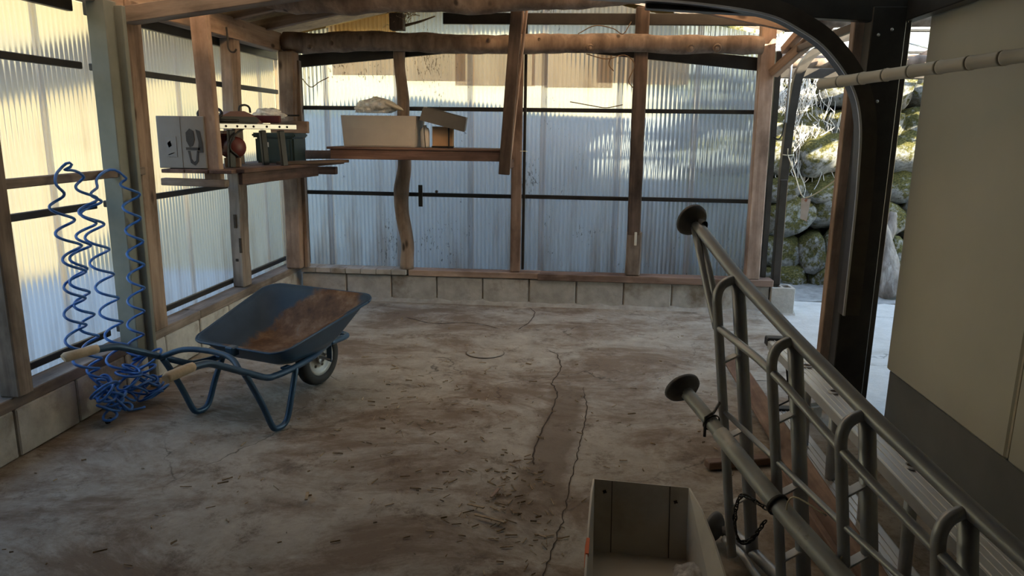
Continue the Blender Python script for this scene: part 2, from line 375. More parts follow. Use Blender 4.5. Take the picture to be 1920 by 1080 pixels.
def mat_film(name):
    m, nt, b = new_mat(name)
    v = coords(nt); b.inputs['Base Color'].default_value = (.75,.74,.70,1); b.inputs['Roughness'].default_value = .25
    tr = N(nt, 'ShaderNodeBsdfTransparent'); x = N(nt, 'ShaderNodeMixShader'); out = nt.nodes['Material Output']
    f = ramp(nt, noise_t(nt, v, 30, 4), [(.35, (.45,.45,.45)), (.65, (.95,.95,.95))])
    nt.links.new(f, x.inputs[0]); nt.links.new(tr.outputs[0], x.inputs[1]); nt.links.new(b.outputs[0], x.inputs[2]); nt.links.new(x.outputs[0], out.inputs[0])
    bump(nt, noise_t(nt, v, 22, 5), b, .6, .01); return m
M_film = mat_film('crumpled clear film')

# ---------------------------------------------------------------- floor and ground
def grid(name, x0, x1, y0, y1, st, mat, zf, parent=None):
    nx, ny = max(1, int((x1-x0)/st)), max(1, int((y1-y0)/st)); vs, fs = [], []
    for j in range(ny+1):
        for i in range(nx+1):
            x = x0+(x1-x0)*i/nx; y = y0+(y1-y0)*j/ny; vs.append((x, y, zf(x, y)))
    for j in range(ny):
        for i in range(nx):
            a = j*(nx+1)+i; fs.append((a, a+1, a+nx+2, a+nx+1))
    return meshobj(name, vs, fs, mat, parent, smooth=True)
def fz(x, y): return .004*noise.noise(Vector((x*1.7, y*1.7, 0)))-.004
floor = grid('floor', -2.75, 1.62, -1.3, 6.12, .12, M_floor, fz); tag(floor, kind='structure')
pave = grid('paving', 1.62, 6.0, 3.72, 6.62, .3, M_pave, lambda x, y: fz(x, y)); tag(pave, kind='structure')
def ribbon(name, pts, widths, mat, parent, z=.002, sub=5, wob=.35):
    P = catmull([(x, y, 0) for x, y in pts], sub); vs, fs = [], []; n = len(P)
    for i, p in enumerate(P):
        t = (P[min(i+1,n-1)]-P[max(i-1,0)]).normalized(); s = Vector((-t.y, t.x, 0))
        wd = widths*(1+wob*noise.noise(p*23))*(.15 if i in (0, n-1) else 1)
        o = s*(.012*noise.noise(p*9+Vector((5,5,5)))+.010*noise.noise(p*31)) if widths < .02 and not name.startswith('cover') else s*0
        for k in (-1, 1):
            q = p+o+s*(k*wd/2); vs.append((q.x, q.y, fz(q.x, q.y)+z))
    for i in range(n-1): fs.append((2*i, 2*i+2, 2*i+3, 2*i+1))
    return meshobj(name, vs, fs, mat, parent)
ribbon('crack', [(-.17,4.75),(-.112,4.655),(-.086,4.376),(-.124,4.1),(-.124,4.07),(-.087,3.9),(-.129,3.5),(-.173,3.11),(-.169,3.0)], .007, M_crack, floor, .002, 9, .9)
ribbon('crack', [(.064,4.05),(.077,3.75),(.05,3.4),(.036,3.14),(.002,2.87),(-.015,2.64),(-.049,2.40),(-.077,2.18),(-.10,2.0)], .005, M_crack, floor, .002, 9, .9)
ribbon('crack', [(-.38,5.95),(-.33,5.75),(-.36,5.5),(-.42,5.25)], .007, M_crack, floor, .003, 6, .8)
ribbon('crack', [(-1.35,5.5),(-1.1,5.35),(-.8,5.4),(-.55,5.25)], .006, M_crack, floor, .003, 6, .8)
ribbon('crack', [(.95,4.35),(1.1,4.3),(1.3,4.33)], .006, M_crack, floor, .003, 6, .8)
dv = [(-.595+(.123+.006*noise.noise(Vector((k,3,1))))*math.cos(2*math.pi*k/36), 4.63+.115*math.sin(2*math.pi*k/36), .0025) for k in range(36)]
meshobj('round_cover', dv, [tuple(range(36))], M_floor, floor)
cr = [(-.595+.128*math.cos(2*math.pi*k/40), 4.63+.120*math.sin(2*math.pi*k/40)) for k in range(16,44)]
ribbon('cover_joint', cr, .003, M_crack, floor, .003, 2, .4)
# ground around the shed
def gz(x, y): return -.03 + .05*noise.noise(Vector((x*.6, y*.6, 2)))
gr = grid('ground', -40, 12, -14, 40, 1.0, M_grass, lambda x, y: gz(x, y)-.05 + max(0, -x-7.5)*.5 + max(0, y-9)*.35); tag(gr, kind='structure')
yd = grid('added_yard', -6.0, -2.75, -3, 16, .5, M_dirt, lambda x, y: -.04+.01*noise.noise(Vector((x,y,3)))); tag(yd, kind='structure')  # added grey ground up to the shed's shadow edge, so the shade looks bluish
yb = grid('added_back_yard', -2.75, 1.62, 6.2, 7.8, .3, M_dirt, lambda x, y: -.03); tag(yb, kind='structure')  # grey ground added so the shade behind the shed takes the sky's blue
gv = grid('gravel_strip', 1.0, 5.5, 6.55, 7.3, .06, M_dirt, lambda x, y: .0 + .022*noise.noise(Vector((x*9, y*9, 1))) + .04*(y-6.55)); tag(gv, kind='structure')

# ---------------------------------------------------------------- corrugated sheets
PITCH_C, AMP_C = .0355, .0060
def csheet(name, o, d, nrm, width, z0, ztop, mat, parent, phase=0.0, amp=AMP_C, pitch=PITCH_C):
    o, d, nrm = Vector(o), Vector(d), Vector(nrm); k = max(2, int(width/pitch*8)); vs, fs = [], []
    rows = 3
    for i in range(k+1):
        s = width*i/k; a = amp*math.cos(2*math.pi*(s+phase)/pitch)
        zt = ztop(s) if callable(ztop) else ztop
        for j in range(rows):
            z = z0+(zt-z0)*j/(rows-1); q = d*s+nrm*a; vs.append((q.x, q.y, z-z0))
    for i in range(k):
        for j in range(rows-1):
            a = i*rows+j; fs.append((a, a+rows, a+rows+1, a+1))
    return meshobj(name, vs, fs, mat, parent, T(o.x, o.y, z0), smooth=True)
def roof_z(x): return 2.62 - .2*abs(x+.5)

# ---------------------------------------------------------------- back wall
WB = empty('wall_back', T(-.5, 6.1, 0), kind='structure')
block_mesh = {}
def block(c, s, parent, rot=0.0):
    key = tuple(round(q, 3) for q in s)
    if key not in block_mesh:
        bm = bm_box(*s, bev=.006); o = bmobj('concrete_block', bm, M_block, parent, T(*c) @ RZ(rot)); block_mesh[key] = o.data; return o
    return place(bpy.data.objects.new('concrete_block', block_mesh[key]), T(*c) @ RZ(rot), parent)
for k in range(10):
    x0 = -2.4+.4*k
    block((x0+.2+random.uniform(-.002,.002), 6.11+random.uniform(-.003,.003), .1125), (.388, .12, .221), WB)
box('mortar_bed', (-.45, 6.13, .11), (3.9, .12, .214), M_mortar, WB, bev=.002)
# end block with open cores
hb = empty('hollow_block', T(1.70, 6.10, 0)); hb.parent = WB; hb.matrix_basis = W[WB].inverted() @ T(1.70, 6.10, 0)
for nm, c, s in (('block_face', (1.70,6.035,.1125), (.19,.03,.221)), ('block_face', (1.70,6.175,.1125), (.19,.03,.221)),
                 ('block_web', (1.617,6.105,.1125), (.026,.112,.221)), ('block_web', (1.782,6.105,.1125), (.026,.112,.221)),
                 ('block_web', (1.70,6.105,.1125), (.026,.112,.221))):
    box(nm, c, s, M_block, hb, bev=.004)
def fillet():
    vs, fs = [], []; n = 90
    for i in range(n+1):
        x = -2.45+4.26*i/n; a = .03+.025*noise.noise(Vector((x*6,1,1))); h = .028+.022*noise.noise(Vector((x*8,4,1)))
        vs += [(x, 6.06, max(.006,h)), (x, 6.04-a*.5, max(.004,h*.45)), (x, 6.04-a, -.006)]
    for i in range(n):
        for j in (0, 1): fs.append((3*i+j, 3*i+j+1, 3*i+j+4, 3*i+j+3))
    return meshobj('mortar_fillet', vs, fs, M_mortar, WB)
fillet()
for k in range(7):
    box('cap_tile', (-2.33+.134*k, 6.10+random.uniform(-.006,.006), .257), (.130, .17, .045), M_block, WB, rot=random.uniform(-.015,.015), bev=.004)
beam('sill_board', (-1.445,6.105,.253), (-.31,6.105,.256), .145, .050, M_orange, WB, cut=10, jit=.003)
beam('sill_board', (-.33,6.09,.254), (1.615,6.095,.256), .155, .056, M_plank, WB, cut=12, jit=.003)
xs = [-2.62, -2.15, -1.53, -.91, -.29, .33, .95, 1.50]
for i in range(7):
    a, b = xs[i]-(.05 if i else 0), xs[i+1]
    csheet('corrugated_sheet', (a, 6.205+(.010 if i%2 else 0), 0), (1,0,0), (0,1,0), b-a, .245, lambda s, a=a: roof_z(a+s)-.01, M_sheet, WB, phase=a)
for a, b, z0 in ((-2.12,-1.55,1.905), (-1.56,-.98,1.86), (-1.06,-.40,1.825), (-.42,-.30,1.83), (-.31,.24,1.815), (.12,.44,1.855), (.36,.86,1.845)):
    csheet('brown_sheet', (a, 6.235+random.uniform(0,.012), 0), (1,0,0), (0,1,0), b-a, z0, 2.17, M_brown, WB, phase=a)
csheet('amber_sheet', (-2.12, 6.17, 0), (1,0,0), (0,1,0), .57, 2.2, lambda s: roof_z(-2.12+s)-.01, M_amber, WB)
for x0, x1 in ((-2.40,-.52), (-.50,.45), (.45,1.40)):
    beam('girt', (x0,6.175,1.632), (x1,6.175,1.632), .025, .034, M_steel, WB)
    beam('girt', (x0,6.175,.917), (x1,6.175,.914), .025, .034, M_steel, WB)
beam('sloped_rail', (-2.42,6.165,2.005), (-.62,6.165,2.175), .04, .10, M_steel, WB)
beam('sloped_rail', (-.40,6.165,2.175), (1.42,6.165,1.998), .04, .10, M_steel, WB)
beam('ridge_rail', (-1.15,6.165,2.348), (1.42,6.165,2.335), .04, .088, M_steel, WB)
for x in (-2.375, -.468): beam('steel_stud', (x,6.165,.29), (x,6.165,2.3 if x > -1 else 2.0), .024, .04, M_steel, WB, up=(0,1,0))
box('joint_plate', (-1.355,6.15,.906), (.036,.008,.185), M_steel, WB, bev=.002)
box('latch_knob', (-1.215,6.15,.945), (.024,.02,.024), M_dark, WB, bev=.006)

# ---------------------------------------------------------------- left wall
WL = empty('wall_left', T(-2.55, 3, 0), kind='structure')
for k in range(20):
    y0 = -1.2+.4*k
    if y0+.4 > 6.5: break
    block((-2.51+random.uniform(-.003,.003), y0+.2, .1125), (.388, .12, .221), WL, math.pi/2)
box('mortar_bed', (-2.53, 2.4, .11), (.12, 7.2, .214), M_mortar, WL, bev=.002)
for y0, y1 in ((-1.2,1.9), (1.9,4.42), (4.42,6.18)):
    beam('sill_timber', (-2.52,y0,.252), (-2.52,y1-.003,.252), .135, .056, M_grey, WL, cut=8, jit=.003)
for k in range(10): box('shade_board', (-2.63, -1.2+.28*(k+.5), 1.16), (.02, .276, 1.85), M_dark, WL, bev=.002)  # unseen boards, added to keep side light off the near floor
y = 1.6
k = 0
while y < 6.2:
    e = min(y+.62, 6.22)
    csheet('corrugated_sheet', (-2.625-(.010 if k%2 else 0), y-(.05 if k else 0), 0), (0,1,0), (-1,0,0), e-y+(.05 if k else 0), .24, 2.085, M_sheetL, WL, phase=y)
    y = e; k += 1
for z, h in ((1.76,.036), (1.035,.036), (.322,.036)):
    for y0, y1 in ((-1.2,2.8), (2.8,3.7), (3.78,6.2)):
        beam('girt', (-2.60,y0,z), (-2.60,y1,z), .025, h, M_steel, WL)
for y0, y1 in ((-1.2,3.66), (3.78,6.2)):
    beam('top_rail', (-2.595,y0,2.065), (-2.595,y1,2.065), .035, .09, M_steel, WL)

# ---------------------------------------------------------------- right and near walls
WR = empty('wall_right', T(1.7, 2, 0), kind='structure')
for y0, y1 in ((-4.2,-.95), (-.938,.25), (.262,1.45), (1.462,2.66), (2.672,3.75)):
    box('wall_panel', (5.11, (y0+y1)/2, 1.87), (7.0, y1-y0, 3.19), M_cream, WR, bev=.012)
for yy in (.256, 1.456, 2.666): box('panel_joint', (1.62, yy, 1.79), (.012, .012, 3.0), M_seam, WR, bev=0)
box('wall_base', (5.11, -.24, .136), (6.97, 7.96, .272), M_base, WR, bev=.004)
wf = box('wall_front', (-.5, -1.32, 1.3), (4.4, .06, 2.7), M_roof); tag(wf, kind='structure')

# ---------------------------------------------------------------- roof
CE = empty('ceiling', T(-.5, 3, 2.6), kind='structure')
def roof_sheet(y0, y1, xe):
    # one corrugated sheet running from the ridge down to the eave, waves across Y
    vs, fs = [], []; k = max(2, int((y1-y0)/.063*8)); sx = math.copysign(1, xe+.5)
    for i in range(k+1):
        yy = y0+(y1-y0)*i/k; a = .008*math.cos(2*math.pi*yy/.063)
        for x in (-.5-.03*sx, (xe-.5)/2, xe): vs.append((x, yy, roof_z(x)+.075+a))
    for i in range(k):
        for j in (0, 1): fs.append((3*i+j, 3*i+j+1, 3*i+j+4, 3*i+j+3))
    return meshobj('roof_sheet', vs, fs, M_roofs, CE, smooth=True)
def roof_board(y0, y1, xe):
    s_ = math.copysign(1, xe+.5); ang = math.atan2((2.62-roof_z(xe))*s_, abs(xe+.5))
    bmobj('roof_board', bm_box(math.hypot(xe+.5, roof_z(xe)-2.62), y1-y0-.004, .02, .001), M_roof, CE, T((xe-.5)/2, (y0+y1)/2, (roof_z(xe)+2.62)/2+.075) @ Matrix.Rotation(ang, 4, 'Y'))
for xe, spans in ((-2.95, ((-1.35,3.0,'b'), (3.0,4.4,'s'), (4.4,6.5,'b'))), (1.60, ((-1.35,3.0,'b'), (3.0,6.5,'s')))):  # opaque boards over the unseen near end are chosen to dim the foreground
    for y0, y1, kd in spans:
        n = round((y1-y0)/.7)
        for k in range(n):
            a, b = y0+(y1-y0)/n*k, y0+(y1-y0)/n*(k+1)
            roof_board(a, b, xe) if kd == 'b' else roof_sheet(a-.03, b, xe)
for yy in (.4, 1.5, 2.7, 4.75, 5.18, 5.72):
    beam('rafter', (-2.72,yy,roof_z(-2.72)+.01), (-.5,yy,2.63), .055, .08, M_post, CE)
    beam('rafter', (-.5,yy,2.63), (1.5,yy,roof_z(1.5)+.01), .055, .08, M_post, CE)
beam('ridge_beam', (-.5,-1.2,2.56), (-.5,6.1,2.56), .09, .10, M_dark, CE)

# ---------------------------------------------------------------- posts and beams
def post(label, segs, wd, dp, mat, cat='post', name='timber_post', jit=.0, cut=0):
    o = beam(name, segs[0], segs[1], wd, dp, mat, None, up=(0,1,0), bev=.006, cut=cut, jit=jit)
    return tag(o, label, cat)
post('pale square timber post on the block sill nearest the camera at the left edge', ((-2.465,2.845,.28),(-2.465,2.845,2.2)), .095, .09, M_grey)
post('squared timber post beside the grey steel column behind the blue hoses', ((-2.480,3.95,.28),(-2.480,3.95,2.12)), .085, .13, M_post)
p = empty('timber_post', T(-2.56,5.2,.28), 'split grey timber post with mortise slots on the left wall behind the shelf', 'post')
beam('shaft', (-2.535,5.2,.28), (-2.515,5.2,2.12), .09, .13, M_grey, p, up=(0,1,0), bev=.008, cut=14, jit=.010)
for (px, pz, ph) in ((-2.525,.78,.10), (-2.495,.60,.11), (-2.53,.49,.02), (-2.49,1.45,.11)):
    box('mortise', (px,5.130,pz), (.018,.012,ph), M_crack, p, bev=.001)  # dark block in place of a cut slot, its inner shade painted
p = empty('timber_post', T(-2.41,5.97,.28), 'knotty light timber post in the far left corner', 'post')
beam('shaft', (-2.415,5.97,.28), (-2.395,5.97,2.07), .135, .12, M_post, p, up=(0,1,0), bev=.012, cut=14, jit=.008)
beam('side_strip', (-2.325,6.0,.285), (-2.325,6.0,2.0), .035, .05, M_grey, p, up=(0,1,0))
tag(tube('log_post', [(-1.475,6.09,.282),(-1.46,6.09,.5),(-1.50,6.08,.75),(-1.505,6.08,.95),(-1.475,6.09,1.15),(-1.48,6.09,1.4),(-1.475,6.09,1.7),(-1.497,6.08,1.95),(-1.50,6.08,2.09)],
     [.062,.055,.06,.066,.058,.054,.05,.046,.048], M_logw, None, 12, 5, disp=lambda q: .10*noise.noise(q*7)),
     'crooked round log post standing left of the middle of the back wall', 'post')
post('brown squared post in the middle of the back wall beside the shelf end', ((-.525,6.085,.285),(-.525,6.085,2.42)), .085, .075, M_plank, cut=10, jit=.003)
p = empty('timber_post', T(.466,6.085,.283), 'worn old post with pale broken foot between the two right back panels', 'post')
beam('shaft', (.462,6.075,.62), (.450,6.075,2.42), .105, .085, M_dark, p, up=(0,1,0), bev=.01, cut=16, jit=.006)
beam('worn_foot', (.466,6.07,.283), (.468,6.075,.66), .122, .09, M_grey, p, up=(0,1,0), bev=.012, cut=8, jit=.006)
box('repair_chip', (.475,6.02,.60), (.02,.01,.11), M_white, p, bev=.002)
post('fresh orange cedar post at the right end of the back wall', ((1.445,6.075,.285),(1.415,6.075,2.42)), .112, .10, M_orange)
# log beams
def knots(parent, spots):
    for (x, y, z, r) in spots:
        lathe('knot', [(0,.012),(r*.45,.012),(r*.55,.004),(r*.8,.012),(r,-.006),(r*1.2,-.03)], M_logw, parent, axis_to((random.uniform(-.3,.3),-1,-.35), (x,y,z)), 14)
lb = tube('log_beam', [(-2.44,6.02,2.148),(-2.1,6.02,2.142),(-1.7,6.02,2.158),(-1.2,6.02,2.142),(-.7,6.02,2.134),(-.2,6.02,2.136),(.3,6.02,2.142),(.8,6.02,2.136),(1.375,6.02,2.13)],
     [.080,.083,.074,.076,.073,.074,.07,.068,.066], M_logw, None, 18, 8, disp=lambda q: .20*noise.noise(q*4.5)+.09*noise.noise(q*14))
tag(lb, 'long peeled log beam lying level across the back posts', 'beam')
knots(lb, ((-2.2,5.945,2.10,.02), (-2.02,5.945,2.13,.02), (-.75,5.947,2.15,.018), (.05,5.955,2.10,.03), (.82,5.958,2.10,.035), (1.02,5.957,2.10,.034), (-.35,5.95,2.16,.016)))
lb2 = tube('log_beam', [(-2.2,5.2,2.36),(-1.7,5.2,2.338),(-1.3,5.2,2.352),(-.8,5.2,2.34),(-.42,5.2,2.358),(-.05,5.2,2.36),(.4,5.2,2.385),(.9,5.2,2.41),(1.3,5.2,2.43)],
     [.10,.102,.096,.098,.094,.09,.085,.08,.075], M_logw, None, 18, 8, disp=lambda q: .22*noise.noise(q*4)+.10*noise.noise(q*13))
tag(lb2, 'knotted crooked log beam under the rafters nearer the camera', 'beam')
tag(beam('wall_plate', (-2.50,-1.2,2.138), (-2.50,6.0,2.142), .10, .145, M_post, None, cut=10, jit=.002), 'squared timber plate along the top of the left wall', 'beam')
tag(beam('tie_beam', (-2.53,3.90,2.022), (-.6,3.90,2.272), .10, .085, M_grey), 'sloping squared tie beam leaving the grey column head', 'beam')
tag(beam('hanger_block', (-1.49,6.0,2.235), (-1.49,6.0,2.36), .11, .10, M_dark, None, up=(0,1,0)), 'short dark timber block on the log above the crooked post', 'block')
# ---------------------------------------------------------------- steel arches
def arch_path(xr, zs, cx, r, ztop, xl):
    pts = [(xr, zs*0), (xr, zs)]
    return pts
def strip(name, path, y, wd, dp, mat, parent):
    # band of width wd swept along an X-Z path, depth dp along Y
    P = catmull([(x,0,z) for x, z in path], 6); vs, fs = [], []; n = len(P)
    for i, p in enumerate(P):
        t = (P[min(i+1,n-1)]-P[max(i-1,0)]).normalized(); s = Vector((-t.z, 0, t.x))
        a, b = p, p - s*wd
        vs += [(a.x,y-dp/2,a.z), (b.x,y-dp/2,b.z), (b.x,y+dp/2,b.z), (a.x,y+dp/2,a.z)]
    for i in range(n-1):
        for k in range(4): fs.append((4*i+k, 4*i+(k+1)%4, 4*i+4+(k+1)%4, 4*i+4+k))
    fs += [(0,1,2,3), tuple(4*(n-1)+k for k in (3,2,1,0))]
    return meshobj(name, vs, fs, mat, parent)
inner = [(1.368,.55),(1.367,1.02),(1.362,1.26),(1.344,1.516),(1.283,1.691),(1.155,1.849),(1.023,1.939),(.869,2.007),(.6,2.052),(.262,2.08),(-.5,2.12)]
A1 = empty('steel_arch', T(1.45,3.87,0), 'black steel carport arch with square column beside the cream wall', 'arch')
strip('arch_band', inner, 3.80, .085, .07, M_bronze, A1)
strip('edge_trim', inner, 3.757, .010, .012, M_zinc, A1)
beam('column', (1.455,3.87,0), (1.455,3.87,2.06), .16, .10, M_steel, A1, up=(0,1,0), bev=.004)
beam('column_lip', (1.55,3.87,0), (1.55,3.87,2.0), .03, .07, M_bronze, A1, up=(0,1,0), bev=.002)
beam('top_beam', (.3,3.86,2.115), (1.55,3.86,2.045), .07, .12, M_steel, A1)
beam('eave_beam', (1.56,3.9,2.045), (1.56,-1.2,2.055), .06, .10, M_steel, A1)
beam('eave_beam', (1.56,3.9,2.075), (1.60,6.1,2.085), .03, .05, M_bronze, A1)
beam('left_column', (-2.455,3.70,.2), (-2.455,3.70,2.08), .10, .10, M_colg, A1, up=(0,1,0), bev=.004)
beam('left_column_flange', (-2.385,3.745,.0), (-2.385,3.745,2.06), .045, .03, M_colg, A1, up=(0,1,0), bev=.003)
for x, z in ((1.44,1.62),(1.44,1.13),(1.425,.72),(1.47,1.955),(1.41,1.93),(-2.405,.55),(-2.40,1.28)):
    lathe('bolt', [(0,.006),(.006,.005),(.008,0)], M_zinc, A1, axis_to((0,-1,0), (x,3.818 if x > 0 else 3.738,z)), 10)
tag(beam('timber_post', (1.385,3.99,0), (1.385,3.99,2.05), .085, .06, M_orange, None, up=(0,1,0)), 'thin orange timber stud behind the black arch column', 'post')
A2 = empty('steel_arch', T(1.68,6.16,.23), 'brown steel arch at the far right behind the cedar post', 'arch')
beam('column', (1.665,6.16,.225), (1.655,6.16,1.10), .062, .08, M_bronze, A2, up=(0,1,0))
strip('arch_band', [(1.62,1.08),(1.63,1.5),(1.645,1.72),(1.668,1.92),(1.73,2.06),(1.83,2.15),(1.96,2.22),(2.3,2.30)], 6.16, .065, .07, M_bronze, A2)
beam('steel_stud', (1.556,6.16,.285), (1.535,6.16,2.1), .045, .05, M_bronze, A2, up=(0,1,0))
tube('conduit', [(1.615,6.09,1.55),(1.618,6.09,1.85),(1.62,6.09,2.05)], .011, M_zinc, A2)
tube('cable', [(1.535,6.10,1.44),(1.57,6.09,1.42),(1.60,6.10,1.46),(1.61,6.10,1.55)], .006, M_black, A2, 6, 4)

# ---------------------------------------------------------------- roof over the open passage on the right
CP = empty('ceiling_passage', T(2.8, 5.4, 2.3), kind='structure')
def pz(y): return 2.62 - .13*(y-3.0)
nS = 5
for k in range(nS):
    x0 = 1.64+.62*k
    vs, fs = [], []; kk = 80
    for i in range(kk+1):
        s = .65*i/kk; a = .006*math.cos(2*math.pi*s/.063)
        for yy in (2.6, 4.0, 5.5, 7.35): vs.append((x0+s, yy, pz(yy)+.10+a+(.008 if k%2 else 0)))
    for i in range(kk):
        for j in range(3): fs.append((i*4+j, i*4+4+j, i*4+5+j, i*4+1+j))
    meshobj('clear_roof_sheet', vs, fs, M_clear, CP, smooth=True)
for yy, r in ((6.62,.058), (5.35,.062), (4.35,.06)):
    tube('log_purlin', [(1.5,yy,pz(yy)-.085),(2.3,yy,pz(yy)-.075),(3.3,yy,pz(yy)-.09),(4.6,yy,pz(yy)-.08)], [r,r*1.05,r*.95,r], M_logw, CP, 12, 5, disp=lambda q: .1*noise.noise(q*5))
for x in (1.75, 2.35, 2.95, 3.55, 4.2):
    beam('rafter', (x,2.7,pz(2.7)+.03), (x+.02,7.2,pz(7.2)+.03), .05, .075, M_orange, CP)
for yy in (3.6, 4.0, 4.9, 5.8, 6.3, 7.0): beam('batten', (1.6,yy,pz(yy)+.083), (4.7,yy,pz(yy)+.083), .03, .02, M_steel, CP)
beam('gutter', (1.55,7.02,2.0), (4.6,7.02,2.0), .09, .085, M_bronze, CP)
beam('brace', (1.47,6.03,1.92), (1.80,5.62,2.30), .075, .07, M_post, CP)
beam('brace', (1.56,6.1,2.10), (1.66,5.6,2.33), .06, .06, M_orange, CP)
beam('passage_stud', (1.50,4.1,1.75), (1.50,4.1,2.25), .05, .06, M_post, CP, up=(0,1,0))
tag(tube('steel_wire', [(1.56,4.0,1.93),(2.0,4.6,1.95),(2.6,5.4,2.02)], .004, M_zinc, None, 5), 'thin wire stretched under the passage roof', 'wire')
# bamboo pole
bp = empty('bamboo_pole', T(1.10,3.66,1.70), 'pale jointed bamboo pole slung across the column and cream wall', 'pole')
b0, b1 = Vector((1.085,3.80,1.695)), Vector((2.15,3.05,1.985))
b0, b1 = Vector((1.12,3.72,1.685)), Vector((1.50,2.4,1.80))
b0, b1 = Vector((1.115,3.66,1.688)), Vector((1.56,2.55,1.735))
nn = 9
for k in range(nn):
    a, b = b0.lerp(b1, k/nn), b0.lerp(b1, (k+1)/nn); d = (b-a).normalized(); L = (b-a).length
    r = .026-.0*k
    lathe('bamboo_segment', [(0,.002),(r*1.0,.002),(r*1.08,.008),(r*.97,.018),(r*.95,L*.5),(r*.98,L-.014),(r*1.06,L-.004),(0,L-.001)], M_bamboo, bp, axis_to(d, a), 14)

# ---------------------------------------------------------------- stone wall, bank, logs
WS = empty('wall_stone', T(2.6, 7.3, 0), kind='structure')
def wz(x, z): return 7.42+.12*z+.10*noise.noise(Vector((x*1.2, z*1.2, 7)))
vs, fs = [], []
nx, nz = 50, 30
for j in range(nz+1):
    for i in range(nx+1):
        x = .95+5*i/nx; z = -.1+3.4*j/nz; vs.append((x, wz(x,z)+.07, z))
for j in range(nz):
    for i in range(nx):
        a = j*(nx+1)+i; fs.append((a, a+1, a+nx+2, a+nx+1))
meshobj('earth_face', vs, fs, M_soil, WS, smooth=True)
protos = []
for k in range(9):
    bm = bmesh.new(); bmesh.ops.create_icosphere(bm, subdivisions=3, radius=1.0)
    sd = Vector((k*7.1, k*3.3, k*1.7))
    for v in bm.verts:
        c = v.co.copy(); q = Vector([math.copysign(abs(t)**.72, t) for t in c])
        n = noise.noise(c*1.3+sd)*.32 + noise.noise(c*3.1+sd)*.13 + noise.noise(c*7+sd)*.05
        v.co = q*(1+n)
    m = bpy.data.meshes.new('stone'); bm.to_mesh(m); bm.free(); m.materials.append(M_stone)
    m.polygons.foreach_set('use_smooth', [True]*len(m.polygons)); protos.append(m)
random.seed(21)
z = -.06; row = 0
while z < 3.0:
    h = random.uniform(.26,.38) if row < 3 else random.uniform(.20,.33)
    x = 1.0+random.uniform(-.1,.1)
    while x < 4.4:
        wd = random.uniform(.22,.50); hh = h*random.uniform(.85,1.2)
        cx, cz = x+wd/2, z+h/2+random.uniform(-.05,.05)
        o = bpy.data.objects.new('stone', random.choice(protos))
        M = T(cx, wz(cx,cz)-random.uniform(.0,.09), cz) @ Matrix.Rotation(random.uniform(-.35,.35),4,'Y') @ RZ(random.choice((0,math.pi))+random.uniform(-.3,.3)) @ Matrix.Diagonal((wd*.54, random.uniform(.18,.27), hh*.55, 1))
        place(o, M, WS)
        x += wd*.95
    z += h*.92; row += 1
bk = grid('hillside', -22, 14, 7.9, 30, .7, M_grass, lambda x, y: 2.6-max(0,(-x-2)*.12)+.45*(y-7.45)+.35*noise.noise(Vector((x*.5,y*.5,3)))); tag(bk, kind='structure')
for x0, x1, zb, sl, mm in ((-2.95,1.05,1.45,1.3,M_grass_sun), (-9.0,-2.95,-.1,1.9,M_grass)):
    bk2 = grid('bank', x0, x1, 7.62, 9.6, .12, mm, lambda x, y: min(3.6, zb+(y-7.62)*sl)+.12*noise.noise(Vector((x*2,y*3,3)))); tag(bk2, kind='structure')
bv, bf = [], []
for i in range(61):
    x = -3.0+4.05*i/60; zt = 1.62+.16*noise.noise(Vector((x*1.3,2,9)))+.05*noise.noise(Vector((x*5,2,9)))
    for z_, y_ in ((-.1,7.50),(.5,7.53),(1.1,7.56),(zt,7.60),(zt,7.95)): bv.append((x, y_, z_))
for i in range(60):
    for j in range(4): bf.append((5*i+j, 5*i+5+j, 5*i+6+j, 5*i+1+j))
tag(meshobj('added_bank_foot', bv, bf, M_bank), kind='structure')  # added pale foot of the bank, keeps its shaded part bright and bluish
# dry hanging roots
random.seed(5); L = []
for k in range(260):
    x = random.gauss(2.05,.19); z = random.uniform(1.5,2.6); ln = random.uniform(.2,.9)
    if x < 1.62 or x > 2.7: continue
    pts = []; yy = wz(x,z)-.22-random.random()*.10
    for i in range(7):
        t = i/6; pts.append((x+.16*noise.noise(Vector((k*1.7,t*2.2,0)))+.03*t*random.uniform(-1,1), yy+.04*noise.noise(Vector((k,t*2,5))), z-ln*t))
    L.append(pts)
rt = tubes_joined('dry_roots', L, .0036, M_root, None, 4); tag(rt, 'bleached dry roots hanging in a tangle over the upper stone wall', 'roots', kind='stuff')
def trunk(name, p0, p1, r0, r1, label):
    P = [Vector(p0).lerp(Vector(p1), k/5)+Vector((.02*noise.noise(Vector((k,1,r0*50))),0,0)) for k in range(6)]
    o = tube(name, P, [r0*1.05, r0, r0*.97, r0*.92, (r0+r1)/2, r1*.45], M_bark, None, 14, 5, disp=lambda q: .16*noise.noise(q*9)+.07*noise.noise(q*24))
    return tag(o, label, 'log')
trunk('cut_log', (2.90,6.78,.02), (2.70,7.00,.80), .115, .075, 'larger grey bark log leaning on the stone wall behind the column')
trunk('cut_log', (2.78,7.02,.0), (2.95,7.12,.76), .07, .065, 'thinner pale log crossing behind the larger leaning log')
